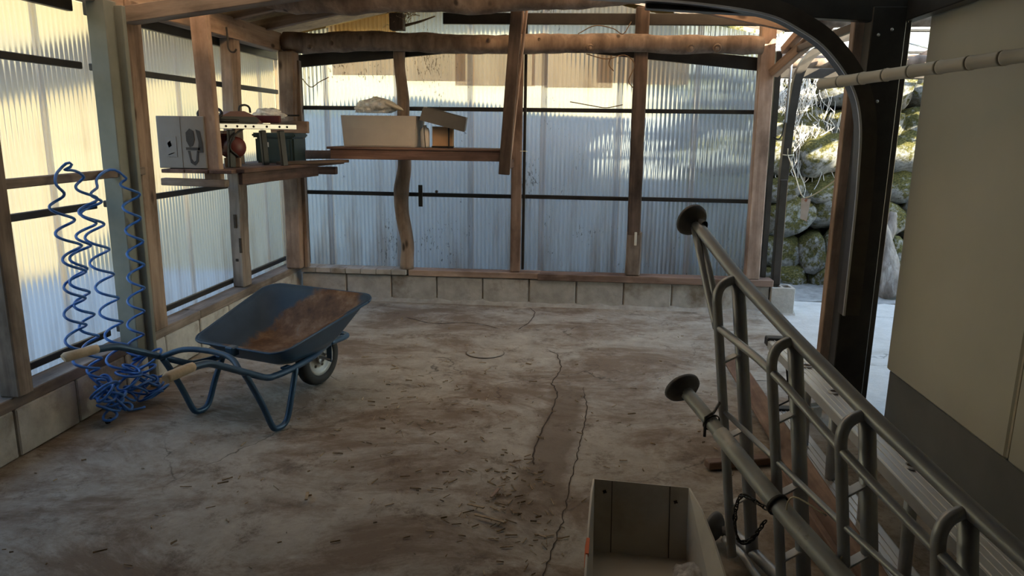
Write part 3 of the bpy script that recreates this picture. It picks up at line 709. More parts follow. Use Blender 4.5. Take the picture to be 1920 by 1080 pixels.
# string and tag
st = empty('string_line', T(1.66,6.1,1.3), 'pale string tied to the brown arch and sagging to the column stud', 'string')
tube('strand', [(1.66,6.11,1.30),(1.63,5.75,1.16),(1.556,5.3,1.05),(1.60,5.28,1.03),(1.55,4.7,1.16),(1.44,4.03,1.32)], .0045, M_string, st, 6, 4)
tube('knot_loop', [(1.62,6.115,1.30),(1.665,6.105,1.295),(1.71,6.11,1.30)], .005, M_string, st, 6, 3)
tube('knot_tail', [(1.658,6.105,1.30),(1.655,6.10,1.35)], .004, M_string, st, 5)
hm = frame((.94,-.3,-.05), (.05,.05,.99), (-.3,-.94,.03), (1.588,5.29,.945))
tag(prism('hanging_tag', [(-.034,.075),(.030,.075),(.024,-.085),(-.022,-.07)], .004, M_tag, None, hm), 'faded white and red paper tag hanging on the string', 'tag')

# ---------------------------------------------------------------- left shelf with its load
SH = empty('wall_shelf', T(-2.4,4.9,1.2), 'brown plank shelf hung on the left wall from a timber hanger', 'shelf')
for k in range(3):
    beam('shelf_board', (-2.53+.155*k,4.36,1.186), (-2.53+.155*k,5.85,1.186), .15, .024, M_red, SH, cut=3, jit=.001)
beam('shelf_board', (-2.14,4.42,1.19), (-1.98,5.9,1.19), .10, .024, M_red, SH)
beam('front_board', (-2.16,4.50,1.135), (-2.04,5.55,1.135), .03, .075, M_red, SH)
beam('cross_bearer', (-2.62,4.40,1.118), (-2.20,4.40,1.112), .06, .045, M_grey, SH)
beam('cross_bearer', (-2.55,5.75,1.13), (-1.95,5.75,1.13), .06, .06, M_red, SH)
beam('hanger', (-2.295,4.43,1.10), (-2.315,4.43,2.15), .105, .055, M_orange, SH, up=(0,1,0), cut=8, jit=.002)
beam('wall_rail', (-2.44,2.75,1.205), (-2.44,3.9,1.213), .04, .042, M_grey, SH)
lp = beam('loose_plank', (-2.12,5.05,1.214), (-1.83,5.60,1.214), .10, .022, M_dark); tag(lp, 'loose dark plank poking out past the far end of the left shelf', 'plank')
cb = empty('cardboard_box', T(-2.47,4.55,1.20), 'white printed carton with a dark saw picture on the left shelf', 'box')
box('carton', (-2.475,4.455,1.362), (.31,.13,.32), M_cardw, cb, bev=.004)
box('tape_seam', (-2.475,4.388,1.362), (.004,.004,.315), M_inkg, cb, bev=0)
fy = 4.3875
def print_poly(nm, pts, m=None): prism(nm, pts, .002, m or M_ink, cb, frame((1,0,0),(0,0,1),(0,-1,0),(-2.475,fy,1.362)))
print_poly('printed_saw', [(.035,.06),(.06,.085),(.085,.07),(.09,.02),(.075,-.02),(.055,-.03),(.035,.01)])
print_poly('printed_saw', [(.03,-.045),(.12,-.045),(.12,-.03),(.03,-.03)])
print_poly('printed_saw', [(.04,-.05),(.055,-.05),(.06,-.10),(.075,-.12),(.09,-.11),(.10,-.05),(.11,-.05),(.105,-.115),(.08,-.14),(.055,-.125)])
print_poly('printed_saw', [(.10,.08),(.125,.07),(.14,0),(.14,-.06),(.105,-.06),(.115,0)])
print_poly('printed_patch', [(-.10,.03),(-.03,.035),(-.03,-.09),(-.10,-.085)], M_inkg)
print_poly('printed_saw', [(-.09,-.005),(-.07,.01),(-.06,-.02),(-.08,-.035)])
print_poly('printed_saw', [(-.09,-.075),(-.045,-.06),(-.05,-.068),(-.085,-.08)])
# table saw
ua = Vector((.53,.848,0)); va = Vector((-.848,.53,0)); so = Vector((-2.18,4.745,1.20))
def sp(a, b, z): q = so+ua*a+va*b; return (q.x, q.y, 1.20+z)
TS = empty('table_saw', T(*sp(.0,.1,0)), 'black table saw with red motor and silver front rail on the left shelf', 'saw')
rot = math.atan2(ua.y, ua.x)
for a in (-.16, .245):
    for b in (.0, .22):
        q = sp(a,b,0); p1 = Vector(sp(a*.93,b*.96+.004,.24))
        o = beam('leg', q, p1, .045, .03, M_black, TS, up=va, bev=.004)
for b in (-.018,):
    q = sp(.04,b,.265); box('front_rail', q, (.60,.02,.034), M_alu, TS, rot=rot)
    for a in (-.2,-.12,-.06,.0,.10,.2,.26):
        lathe('rail_bolt', [(0,.005),(.006,.004),(.008,0)], M_black, TS, axis_to(-va, sp(a,b-.011,.265)), 10)
box('table_top', sp(.04,.13,.272), (.56,.28,.022), M_black, TS, rot=rot)
box('motor_housing', sp(-.12,.12,.16), (.15,.16,.15), M_redp, TS, rot=rot, bev=.03, seg=3)
lathe('motor_cap', [(0,.05),(.05,.05),(.065,.03),(.07,0),(.07,-.08)], M_redp, TS, axis_to(-va, sp(-.11,.03,.13)), 20)
box('motor_foot', sp(-.09,.08,.045), (.07,.06,.09), M_black, TS, rot=rot, bev=.006)
tube('power_cord', [sp(-.06,.0,.25), sp(-.14,-.03,.21), sp(-.18,-.02,.13), sp(-.12,-.02,.07)], .007, M_black, TS, 7, 5)
def guard():
    prof = [(-.20,0),(-.19,.035),(-.10,.075),(.0,.08),(.07,.055),(.12,.02),(.14,0)]
    return prism('blade_guard', prof, .10, M_redp, TS, frame(ua, (0,0,1), -va, Vector(sp(.0,.12,.285))))
guard()
box('dust_hood', sp(-.06,.10,.305), (.30,.14,.045), M_black, TS, rot=rot, bev=.012, seg=2)
tube('carry_handle', [sp(-.02,.10,.36), sp(-.01,.10,.395), sp(.03,.10,.405), sp(.06,.10,.39), sp(.065,.10,.355)], .007, M_black, TS, 8, 5)
tube('dust_hose', [sp(-.30,.02,.29), sp(-.22,-.01,.33), sp(-.20,.05,.37), sp(-.28,.10,.37), sp(-.33,.05,.32), sp(-.20,.0,.30), sp(-.08,.02,.30)], .010, M_black, TS, 8, 6)
box('rip_fence', sp(.17,.08,.315), (.03,.22,.05), M_redp, TS, rot=rot+.4, bev=.004)
tag(beam('wood_offcut', (-2.33,5.42,1.468), (-2.055,5.45,1.466), .06, .088, M_orange), 'pale wood offcut lying on the dark green storage box lid', 'wood')
def film(name, c, s, label, seed):
    bm = bmesh.new(); bmesh.ops.create_icosphere(bm, subdivisions=4, radius=1.0); sd = Vector((seed,seed*2,seed*3))
    for v in bm.verts:
        q = v.co.copy(); n = .30*noise.noise(q*1.6+sd)+.22*abs(noise.noise(q*3.5+sd))-.12+.10*noise.noise(q*8+sd)
        q *= (1+n); q.z = max(q.z, -.45); v.co = Vector((q.x*s[0], q.y*s[1], q.z*s[2]))
    return tag(bmobj(name, bm, M_film, None, T(*c), smooth=True), label, 'bag')
tag(box('wood_block', (-2.30,4.70,1.23), (.10,.05,.06), M_orange, None, rot=.3), 'small pale wood block by the saw motor on the left shelf', 'wood')
film('plastic_bag', (-2.19,5.06,1.545), (.12,.09,.05), 'crumpled clear plastic bag lying on the table saw', 3)
tag(box('dark_board', (-2.16,5.32,1.55), (.16,.10,.012), M_black, None, rot=.5), 'small dark board lying behind the bag on the saw', 'board')
gb = empty('storage_box', T(-2.30,5.5,1.2), 'dark green plastic storage box with white label behind the saw', 'box')
box('body', (-2.30,5.5,1.295), (.30,.24,.19), M_green, gb, bev=.012, seg=2)
box('lid', (-2.30,5.5,1.405), (.335,.27,.035), M_green, gb, bev=.01, seg=2)
box('label', (-2.36,5.378,1.335), (.035,.004,.035), M_label, gb, bev=0)
for x in (-2.41, -2.19): box('rib', (x,5.376,1.29), (.018,.008,.17), M_green, gb, bev=.002)
tag(tube('wire_hook', [(-2.235,4.60,2.07),(-2.232,4.60,2.0),(-2.232,4.60,1.95),(-2.218,4.60,1.925),(-2.195,4.60,1.922),(-2.178,4.60,1.94)], .006, M_steel, None, 7, 4), 'dark wire hook hanging under the plate beside the shelf hanger', 'hook')

# ---------------------------------------------------------------- back shelf with its load
BS = empty('hanging_shelf', T(-1.3,5.7,1.25), 'dark red plank shelf hung across the back wall with two boxes', 'shelf')
beam('front_beam', (-1.925,5.56,1.268), (-.585,5.56,1.268), .045, .075, M_red, BS)
beam('back_beam', (-2.31,6.0,1.245), (-.56,6.0,1.255), .04, .07, M_red, BS)
for k in range(3):
    beam('shelf_board', (-1.95,5.60+.15*k,1.315), (-.60,5.60+.15*k,1.313), .145, .018, M_red, BS)
beam('side_ledger', (-2.33,5.95,1.24), (-1.92,5.60,1.262), .04, .065, M_red, BS)
hg = beam('hanger', (-.572,5.53,1.135), (-.485,5.48,2.33), .085, .04, M_dark, BS, up=(0,1,0))
beam('hanger_strip', (-.545,5.60,1.14), (-.425,5.60,2.33), .018, .05, M_orange, BS, up=(0,1,0))
beam('end_bearer', (-.585,5.54,1.20), (-.565,6.035,1.20), .05, .07, M_red, BS)
tag(beam('string_tie', (-.49,5.99,1.30), (-.43,5.98,1.30), .004, .006, M_string), 'short pale string tied round the middle post', 'string')
fb = empty('foam_box', T(-1.54,5.72,1.325), 'large off-white foam box on the back shelf', 'box')
def tapered(name, c, bw, bd, tw, td, h, mat, parent, th=.012, M=None):
    bm = bmesh.new(); z0, z1 = 0, h
    o = [(-bw/2,-bd/2,z0),(bw/2,-bd/2,z0),(bw/2,bd/2,z0),(-bw/2,bd/2,z0),(-tw/2,-td/2,z1),(tw/2,-td/2,z1),(tw/2,td/2,z1),(-tw/2,td/2,z1)]
    i = [(-bw/2+th,-bd/2+th,z0+th),(bw/2-th,-bd/2+th,z0+th),(bw/2-th,bd/2-th,z0+th),(-bw/2+th,bd/2-th,z0+th),(-tw/2+th,-td/2+th,z1),(tw/2-th,-td/2+th,z1),(tw/2-th,td/2-th,z1),(-tw/2+th,td/2-th,z1)]
    f = [(3,2,1,0)]+[(k,(k+1)%4,4+(k+1)%4,4+k) for k in range(4)]+[(8,9,10,11)]+[(8+(k+1)%4,8+k,12+k,12+(k+1)%4) for k in range(4)]+[(4+k,4+(k+1)%4,12+(k+1)%4,12+k) for k in range(4)]
    return meshobj(name, o+i, f, mat, parent, M or T(*c))
tapered('tub', (-1.545,5.72,1.326), .555,.30,.585,.32,.235, M_foam, fb, .02)
tapered('front_recess_frame', (-1.545,5.567,1.335), .50,.006,.50,.006,.18, M_foam, fb, .0005)
film('plastic_bag', (-1.60,5.72,1.622), (.17,.10,.085), 'crumpled clear plastic bag on top of the large foam box', 9)
tag(lathe('thin_plate', [(0,.022),(.06,.020),(.11,.012),(.13,.0),(.11,-.012),(.06,-.018),(0,-.02)], M_bamboo, None, T(-1.50,5.70,1.655) @ Matrix.Rotation(.40,4,'Y') @ Matrix.Diagonal((1,.55,1,1)), 24), 'pale flat oval piece tilted in the bag on the foam box', 'plastic')
sb = empty('cardboard_box', T(-1.08,5.72,1.323), 'small brown cardboard box under the tilted grey tray', 'box')
box('carton', (-1.075,5.73,1.405), (.16,.16,.16), M_card, sb, rot=.12, bev=.003)
box('corner_strip', (-1.015,5.642,1.40), (.012,.008,.155), M_black, sb, rot=.12, bev=.001)
box('bottom_band', (-1.075,5.725,1.332), (.166,.166,.012), M_black, sb, rot=.12, bev=.001)
gt = T(-1.07,5.70,1.495) @ RZ(.12) @ Matrix.Rotation(.245,4,'Y') @ Matrix.Rotation(.05,4,'X')
tag(tapered('grey_tray', None, .35,.27,.335,.255,.10, M_greytray, None, .008, gt), 'dark grey plastic tray tilted over the small cardboard box', 'tray')
bt = lathe('bottle', [(0,0),(.032,0),(.036,.006),(.036,.12),(.028,.145),(.014,.155),(.014,.17),(0,.17)], M_label, None, T(-1.205,5.66,1.325), 18); tag(bt, 'white bottle squeezed between foam box and cardboard box', 'bottle')
tag(beam('thin_rod', (-1.19,5.60,1.325), (-1.205,5.62,1.49), .006, .006, M_black), 'thin black rod leaning beside the white bottle', 'rod')

# ---------------------------------------------------------------- wheelbarrow
yaw = math.radians(18.6); e1 = Vector((math.sin(yaw), math.cos(yaw), 0)); e2 = Vector((e1.y, -e1.x, 0)); O = Vector((-1.68,3.31,0))
def wb(f, r, z): q = O+e1*f+e2*r; return (q.x, q.y, z)
MB = frame(e2, e1, (0,0,1), O)
WBW = empty('wheelbarrow', MB, 'blue single-wheel wheelbarrow with rusty tray standing by the left wall', 'wheelbarrow')
def rounded(hw_n, hw_f, y0, y1, z_n, z_f, r, n=6):
    pts = []
    cs = ((hw_f, y1, 0), (-hw_f, y1, 90), (-hw_n, y0, 180), (hw_n, y0, 270))
    for (x, y, a0) in cs:
        sx = 1 if x > 0 else -1; sy = 1 if y == y1 else -1
        cx, cy = x-sx*r, y-sy*r
        for k in range(n+1):
            a = math.radians(a0+90*k/n); px, py = cx+r*math.cos(a), cy+r*math.sin(a)
            t = (py-y0)/(y1-y0); pts.append((px, py, z_n+(z_f-z_n)*t))
    return pts
def tray():
    L = [rounded(.30,.375,-.005,.70,.388,.552,.09), rounded(.285,.36,.01,.685,.395,.556,.085), rounded(.27,.34,.03,.66,.375,.525,.10),
         rounded(.235,.27,.10,.56,.31,.385,.10), rounded(.20,.22,.15,.50,.285,.315,.08), rounded(.10,.11,.22,.42,.278,.296,.05)]
    n = len(L[0]); vs = [p for l in L for p in l]; fs = []
    for i in range(len(L)-1):
        for k in range(n): fs.append((i*n+k, i*n+(k+1)%n, (i+1)*n+(k+1)%n, (i+1)*n+k))
    fs.append(tuple((len(L)-1)*n+k for k in range(n)))
    o = meshobj('tray', vs, fs, M_tray, WBW, MB, smooth=True)
    md = o.modifiers.new('thick', 'SOLIDIFY'); md.thickness = .004; md.offset = 0
    Lo = [[(x*1.015, .35+(y-.35)*1.012, z-.008) for x, y, z in l] for l in L[1:]]
    vo = [p for l in Lo for p in l]; fo = []
    for i in range(len(Lo)-1):
        for k in range(n): fo.append((i*n+k, (i+1)*n+k, (i+1)*n+(k+1)%n, i*n+(k+1)%n))
    fo.append(tuple((len(Lo)-1)*n+k for k in range(n))[::-1])
    meshobj('tray_underside', vo, fo, M_frame, WBW, MB, smooth=True)
    tube('rim_bead', [MB @ Vector(p) for p in L[0]+L[0][:1]], .006, M_frame, o, 6)
    return o
def mat_tray():
    m, nt, b = new_mat('blue tray with rust')
    v = coords(nt); sp_ = N(nt, 'ShaderNodeSeparateXYZ'); nt.links.new(v, sp_.inputs[0])
    ge = N(nt, 'ShaderNodeNewGeometry')
    bl = ramp(nt, noise_t(nt, v, 7), [(.3, (.022,.050,.085)), (.7, (.035,.070,.115))])
    ru = ramp(nt, noise_t(nt, v, 9, 6, .7), [(.3, (.05,.028,.018)), (.5, (.13,.075,.042)), (.62, (.20,.13,.08)), (.75, (.20,.20,.19))])
    # worn floor of the tray, with a ragged edge up the sides
    ax = N(nt, 'ShaderNodeMath', operation='MULTIPLY_ADD'); ax.inputs[1].default_value = 1.0; ax.inputs[2].default_value = 0.0
    nt.links.new(sp_.outputs[0], ax.inputs[0])
    e = N(nt, 'ShaderNodeVectorMath', operation='DISTANCE'); e.inputs[1].default_value = (.09,.42,.32)
    mp = N(nt, 'ShaderNodeMapping'); mp.inputs['Location'].default_value = (0,.16,.0); mp.inputs['Scale'].default_value = (1.0,.60,1.0); nt.links.new(v, mp.inputs[0]); nt.links.new(mp.outputs[0], e.inputs[0])
    a = N(nt, 'ShaderNodeMath', operation='MULTIPLY_ADD'); a.inputs[1].default_value = .30; nt.links.new(noise_t(nt, v, 5, 6, .65), a.inputs[0]); nt.links.new(e.outputs['Value'], a.inputs[2])
    f = ramp(nt, a.outputs[0], [(.43, (1,1,1)), (.48, (0,0,0))])
    nt.links.new(mixc(nt, f, bl, ru), b.inputs['Base Color']); b.inputs['Roughness'].default_value = .6; b.inputs['Specular IOR Level'].default_value = .3
    bump(nt, noise_t(nt, v, 30, 5), b, .2, .004); return m
M_tray = mat_tray()
tray()
for s in (-1, 1):
    tube('frame_tube', [wb(-.53,s*.288,.483), wb(-.44,s*.28,.474), wb(-.38,s*.275,.452), wb(-.2,s*.262,.36), wb(-.06,s*.25,.29), wb(.02,s*.245,.276), wb(.15,s*.235,.272), wb(.35,s*.20,.272), wb(.60,s*.11,.268), wb(.74,s*.095,.262)], .0165, M_frame, WBW, 10, 5)
    g = tube('grip', [wb(-.66,s*.302,.478), wb(-.65,s*.30,.482), wb(-.53,s*.289,.484), wb(-.51,s*.287,.484)], [.017,.022,.021,.019], M_grip, WBW, 12)
    tube('leg', [wb(-.20,s*.258,.352), wb(-.17,s*.258,.30), wb(-.10,s*.26,.16), wb(-.05,s*.26,.045), wb(-.02,s*.26,.017), wb(.03,s*.26,.017), wb(.065,s*.26,.05), wb(.11,s*.255,.16), wb(.15,s*.245,.245), wb(.16,s*.24,.27)], .0155, M_frame, WBW, 10, 5)
    box('tray_bracket', wb(.12,s*.215,.283), (.03,.05,.012), M_frame, WBW, rot=-yaw)
tube('cross_tube', [wb(-.22,-.255,.365), wb(-.17,-.15,.405), wb(-.15,0,.412), wb(-.17,.15,.405), wb(-.22,.255,.365)], .014, M_frame, WBW, 10, 5)
tube('front_hoop', [wb(.60,.115,.268), wb(.76,.095,.258), wb(.83,.06,.252), wb(.85,0,.25), wb(.83,-.06,.252), wb(.76,-.095,.258), wb(.60,-.115,.268)], .015, M_frame, WBW, 10, 5)
box('hinge_bracket', wb(-.012,0,.375), (.05,.05,.05), M_frame, WBW, rot=-yaw, bev=.006)
WM = axis_to(e2, wb(.625,0,.165))
wh = lathe('wheel', [(.0,.018),(.03,.018),(.035,.03),(.03,.034),(.045,.012),(.07,.008),(.085,.020),(.105,.030),(.108,.026)], M_wheel, WBW, WM, 30)
lathe('wheel', [(.0,-.018),(.03,-.018),(.035,-.03),(.03,-.034),(.045,-.012),(.07,-.008),(.085,-.020),(.105,-.030),(.108,-.026)], M_wheel, WBW, WM, 30)
ty = lathe('tyre', [(.105,.024),(.112,.034),(.130,.040),(.150,.034),(.162,.018),(.165,0),(.162,-.018),(.150,-.034),(.130,-.040),(.112,-.034),(.105,-.024),(.105,.024)], M_rubber, WBW, WM, 40)
for k in range(6):
    a = k*math.pi/3
    lathe('wheel_hole', [(0,.0125),(.009,.0125),(.010,.010)], M_crack, wh, WM @ T(.058*math.cos(a), .058*math.sin(a), .0), 10)  # dark disc on the closed wheel, painted shade of a hole
tube('axle', [wb(.625,-.10,.165), wb(.625,.10,.165)], .010, M_zinc, WBW)
for s in (-1,1): beam('axle_stay', wb(.625,s*.085,.15), wb(.60,s*.108,.265), .035, .006, M_frame, WBW, up=e1)

# ---------------------------------------------------------------- coiled blue air hoses
def helix(center, r, per, ph, tilt=.0, n_per=14):
    # coil round a centre line given as (x, y, z) points from top to bottom
    P = catmull(center, 12); out = []; acc = 0.0
    fine = []
    for i in range(len(P)-1):
        for k in range(4): fine.append(P[i].lerp(P[i+1], k/4))
    fine.append(P[-1])
    for i, p in enumerate(fine):
        if i: acc += (p-fine[i-1]).length
        a = 2*math.pi*acc/per+ph
        rr = r*min(1, .25+acc/.1)
        out.append(p+Vector((rr*.85*math.cos(a), rr*math.sin(a), tilt*rr*math.sin(a))))
    return out
XH = -2.36
cA = [(3.117,1.17),(3.118,1.072),(3.131,.985),(3.152,.894),(3.163,.803),(3.146,.704),(3.129,.604),(3.12,.502),(3.113,.399),(3.16,.33),(3.19,.25)]
cC = [(3.289,1.22),(3.293,1.131),(3.32,1.012),(3.34,.891),(3.352,.769),(3.373,.642),(3.382,.515),(3.4,.411),(3.408,.323),(3.38,.25),(3.36,.20)]
cB = [(3.397,1.162),(3.331,1.076),(3.291,1.003),(3.246,.918),(3.2,.848),(3.18,.749),(3.183,.657),(3.198,.561),(3.211,.45),(3.213,.368),(3.22,.30),(3.24,.22)]
cD = [(3.587,1.203),(3.652,1.129),(3.641,1.004),(3.647,.889),(3.638,.775),(3.624,.661),(3.606,.547),(3.587,.433),(3.56,.322),(3.54,.262),(3.50,.22)]
def strand(c, r, per, ph): return helix([(XH,a,b) for a, b in c], r, per, ph)
def pile(c, r, n, lean, seed, z0, z1):
    out = []; m = 28
    for k in range(n*m):
        t = k/(n*m); a = 2*math.pi*k/m; cx = Vector(c)+Vector(lean)*t+Vector((.02*math.sin(t*9+seed), .03*math.sin(t*13+seed*2), 0))
        rr = r*(.85+.3*math.sin(t*17+seed)); tl = .6*math.sin(t*11+seed); tl2 = .6*math.cos(t*7+seed)
        out.append((cx.x+rr*math.cos(a), cx.y+rr*math.sin(a), z0+(z1-z0)*t+rr*(tl*math.sin(a)+tl2*math.cos(a))+.01))
    return [Vector(p) for p in out]
def hose(label, parts, name='coiled_hose'):
    pts = []
    for q in parts: pts += [Vector(p) for p in q]
    P = []
    for i, p in enumerate(pts):
        if not P or (p-P[-1]).length > .006: P.append(p)
    # soften the jumps between the coils
    Q = []
    for i in range(len(P)-1):
        d = (P[i+1]-P[i]).length; k = max(1, int(d/.02))
        for j in range(k): Q.append(P[i].lerp(P[i+1], j/k))
    Q.append(P[-1])
    for _ in range(2): Q = [Q[0]]+[(Q[i-1]+Q[i]*2+Q[i+1])/4 for i in range(1,len(Q)-1)]+[Q[-1]]
    Q = [Vector((min(max(q.x,-2.43),-1.9) if q.z < .29 else q.x, q.y, max(q.z,.008))) for q in Q]
    root = empty(name, T(Q[-1].x, Q[-1].y, 0), label, 'hose')
    tube('tube', Q, .0068, M_hose, root, 7)
    return root, Q
h1A = strand(cA, .05, .128, 0); h1C = strand(cC, .052, .130, 1.6)
r1, q1 = hose('bright blue coiled air hose looped over the wall rail farther from the post', [list(reversed(pile((-2.29,3.22,0), .055, 6, (-.03,-.03,0), 1, .02, .22))), list(reversed(h1A)), [(-2.38,3.12,1.185),(-2.40,3.16,1.235),(-2.41,3.20,1.25),(-2.38,3.235,1.30),(-2.36,3.25,1.27),(-2.40,3.20,1.25),(-2.38,3.27,1.25)], h1C, pile((-2.30,3.40,0), .06, 7, (.0,.03,0), 3, .22, .03)])
lathe('coupler', [(0,0),(.011,0),(.013,.006),(.013,.03),(.010,.034),(.010,.05),(0,.05)], M_black, r1, axis_to((.3,-.9,.1), (-2.30,3.21,.02)), 12)
lathe('coupler_ring', [(.0135,.0),(.0145,.003),(.0135,.012)], M_zinc, r1, axis_to((.3,-.9,.1), (-2.292,3.186,.023)), 12)
h2B = strand(cB, .042, .115, 2.0); h2D = strand(cD, .046, .126, .5)
r2, q2 = hose('bright blue coiled air hose hanging against the grey column with tangled end', [list(reversed(pile((-2.30,3.28,0), .05, 5, (-.03,-.02,0), 4, .03, .20))), list(reversed(h2B)), [(-2.40,3.43,1.19),(-2.41,3.50,1.22),(-2.40,3.55,1.24),(-2.37,3.56,1.245)], h2D, pile((-2.31,3.50,0), .07, 8, (.05,.04,0), 6, .24, .02)])

# ---------------------------------------------------------------- tripod orchard ladder lying on its side
L0 = Vector((.64,2.306,.045)); dL = Vector((math.sin(math.radians(20)), -math.cos(math.radians(20)), 0)); wv = Vector((-.125,.008,1))
def ld(h, s, out=0.0):
    nrm = wv.cross(dL).normalized()      # sideways from the ladder's plane
    if nrm.x > 0: nrm = -nrm
    return L0+wv*h+dL*s+nrm*out
def hh(s):                                # height of the upper rail above the lower one
    pts = [(-.285,1.108),(-.02,.962),(.266,.84),(.551,.73),(.853,.63),(1.25,.515),(1.65,.41)]
    for (a, x), (b, y) in zip(pts, pts[1:]):
        if s <= b: return x+(y-x)*(s-a)/(b-a)
    return pts[-1][1]
LA = empty('tripod_ladder', T(L0.x, L0.y, 0), 'grey aluminium tripod orchard ladder lying on its side in the foreground', 'ladder')
srange = [-.27,-.15,-.02,.12,.266,.41,.551,.70,.853,1.05,1.25,1.45,1.65]
tube('upper_rail', [ld(hh(s), s) for s in srange], .0205, M_alug, LA, 14, 3)
tube('lower_rail', [ld(.0, s) for s in (-.14,0,.4,.8,1.2,1.65)], .0205, M_alug, LA, 14, 2)
OFF = .078
st_s = [-.02,.266,.551,.853,1.17,1.50]
tube('upper_brace', [ld(1.09,-.268,.01), ld(hh(-.02)-.135,-.05,OFF*.95), ld(hh(-.02)-.155,-.005,OFF)]+[ld(hh(s)-.085, s, OFF) for i, s in enumerate(st_s[1:], 1)], .0125, M_alug, LA, 10, 4)
tube('upper_brace', [ld(1.075,-.262,-.008), ld(hh(-.02)-.12,-.075,.05), ld(.42,-.12,.02), ld(.06,-.15,.0)], .011, M_alug, LA, 10, 4)
tube('lower_brace', [Vector((.548,2.392,.05)), Vector((.60,2.315,.035)), ld(.0,.10,.06), ld(.0,.30,OFF), ld(.0,.8,OFF), ld(.0,1.5,OFF*.9)], .0125, M_alug, LA, 10, 4)
tube('tie_tube', [ld(.53,-.03,OFF), ld(.485,.27,OFF), ld(.44,.55,OFF), ld(.40,.86,OFF), ld(.36,1.17,OFF)], .0085, M_alug, LA, 8)
for i, s in enumerate(st_s):
    H_ = hh(s)
    tube('step_tube', [ld(.0,s), ld(H_*.5,s), ld(H_-.005,s)], .0215, M_alug, LA, 14)
    t = tube('step_front_tube', [ld(.005,s,OFF), ld(.3*H_,s,OFF), ld(.7*H_,s,OFF), ld(H_-.10,s,OFF), ld(H_-.062,s,OFF*.99), ld(H_-.036,s,OFF*.9), ld(H_-.018,s,OFF*.7), ld(H_-.009,s,OFF*.4), ld(H_-.006,s,.0)], .0155, M_alug, LA, 12, 5)
    lathe('rivet', [(0,.005),(.006,.004),(.009,0)], M_alu, t, axis_to(ld(0,0,1)-ld(0,0,0), ld(H_-.004,s,.026)), 10)
    for k in (.74, .47, .22):
        beam('step_strut', ld(H_*k,s,.0), ld(H_*k-.02,s,OFF), .032, .006, M_alug, LA, up=wv)
def foot(c, d, nm='foot_plate'):
    M = axis_to(d, c)
    o = lathe(nm, [(0,.034),(.018,.034),(.024,.014),(.048,.008),(.064,-.006),(.067,-.016),(.058,-.018),(.02,-.010),(0,-.010)], M_foot, LA, M @ Matrix.Diagonal((1.0,.85,1,1)), 26)
    lathe('foot_socket', [(.018,.05),(.018,-.0)], M_foot, o, M, 14)
dn = (ld(hh(-.02),-.02)-ld(hh(-.285),-.285)).normalized()
foot(ld(hh(-.285),-.285), (dn+Vector((.55,-.45,.1))).normalized())
foot(Vector((.530,2.435,.062)), (Vector((.75,-.62,.02))).normalized())
tg = [Vector((.375,2.37,.605)), Vector((.445,2.235,.548)), Vector((.585,1.935,.432)), Vector((.70,1.69,.355)), Vector((.86,1.35,.245)), Vector((1.0,1.05,.16))]
tube('support_leg_inner', tg[:3], .0225, M_legal, LA, 14, 3)
tube('support_leg_outer', [tg[1].lerp(tg[2],.15)]+tg[2:], [.0265,.0275,.0285,.0285,.0285], M_legal, LA, 14, 3)
lathe('collar', [(.031,-.008),(.034,-.006),(.034,.006),(.031,.008)], M_black, LA, axis_to(tg[3]-tg[2], tg[2]), 20)
lathe('collar', [(.0275,-.004),(.030,-.003),(.030,.003),(.0275,.004)], M_steel, LA, axis_to(tg[2]-tg[1], tg[1]), 18)
tube('leg_bracket', [tg[1]+Vector((-.02,-.01,-.045)), tg[1]+Vector((-.022,-.012,.02)), tg[1]+Vector((.005,.0,.034)), ld(.56,-.03,OFF)], .005, M_foot, LA, 6)
foot(tg[0], (tg[1]-tg[0]).normalized())
# chain on the support leg
ch = []
c0, c1 = tg[2]+Vector((-.03,.06,-.03)), tg[2]+Vector((.0,.08,-.05))
cpts = catmull([tg[2]+Vector((-.02,.03,-.03)), tg[2]+Vector((-.075,.10,-.03)), tg[2]+Vector((-.085,.12,-.12)), tg[2]+Vector((-.065,.12,-.19)), tg[2]+Vector((-.035,.10,-.17)), tg[2]+Vector((-.015,.05,-.08))], 6)
for i in range(0, len(cpts)-1):
    d = (cpts[i+1]-cpts[i]).normalized(); m = (cpts[i+1]+cpts[i])/2
    sd = d.cross(Vector((0,0,1)) if i%2 else Vector((1,.3,0))).normalized()
    ch.append([m+d*.014*math.cos(a)+sd*.006*math.sin(a) for a in [2*math.pi*k/10 for k in range(11)]])
cn = tubes_joined('chain', ch, .0022, M_steel, LA, 5); cn['kind'] = 'stuff'
tag(tube('wire_loop', [ld(.44,.50,OFF+.01), ld(.46,.42,OFF+.05), ld(.40,.40,OFF+.06), ld(.33,.44,OFF+.04), ld(.30,.53,OFF+.02), ld(.36,.56,OFF+.012)], .0025, M_string, None, 5, 5), 'thin pale wire loop hooked on the orchard ladder tie tube', 'wire')

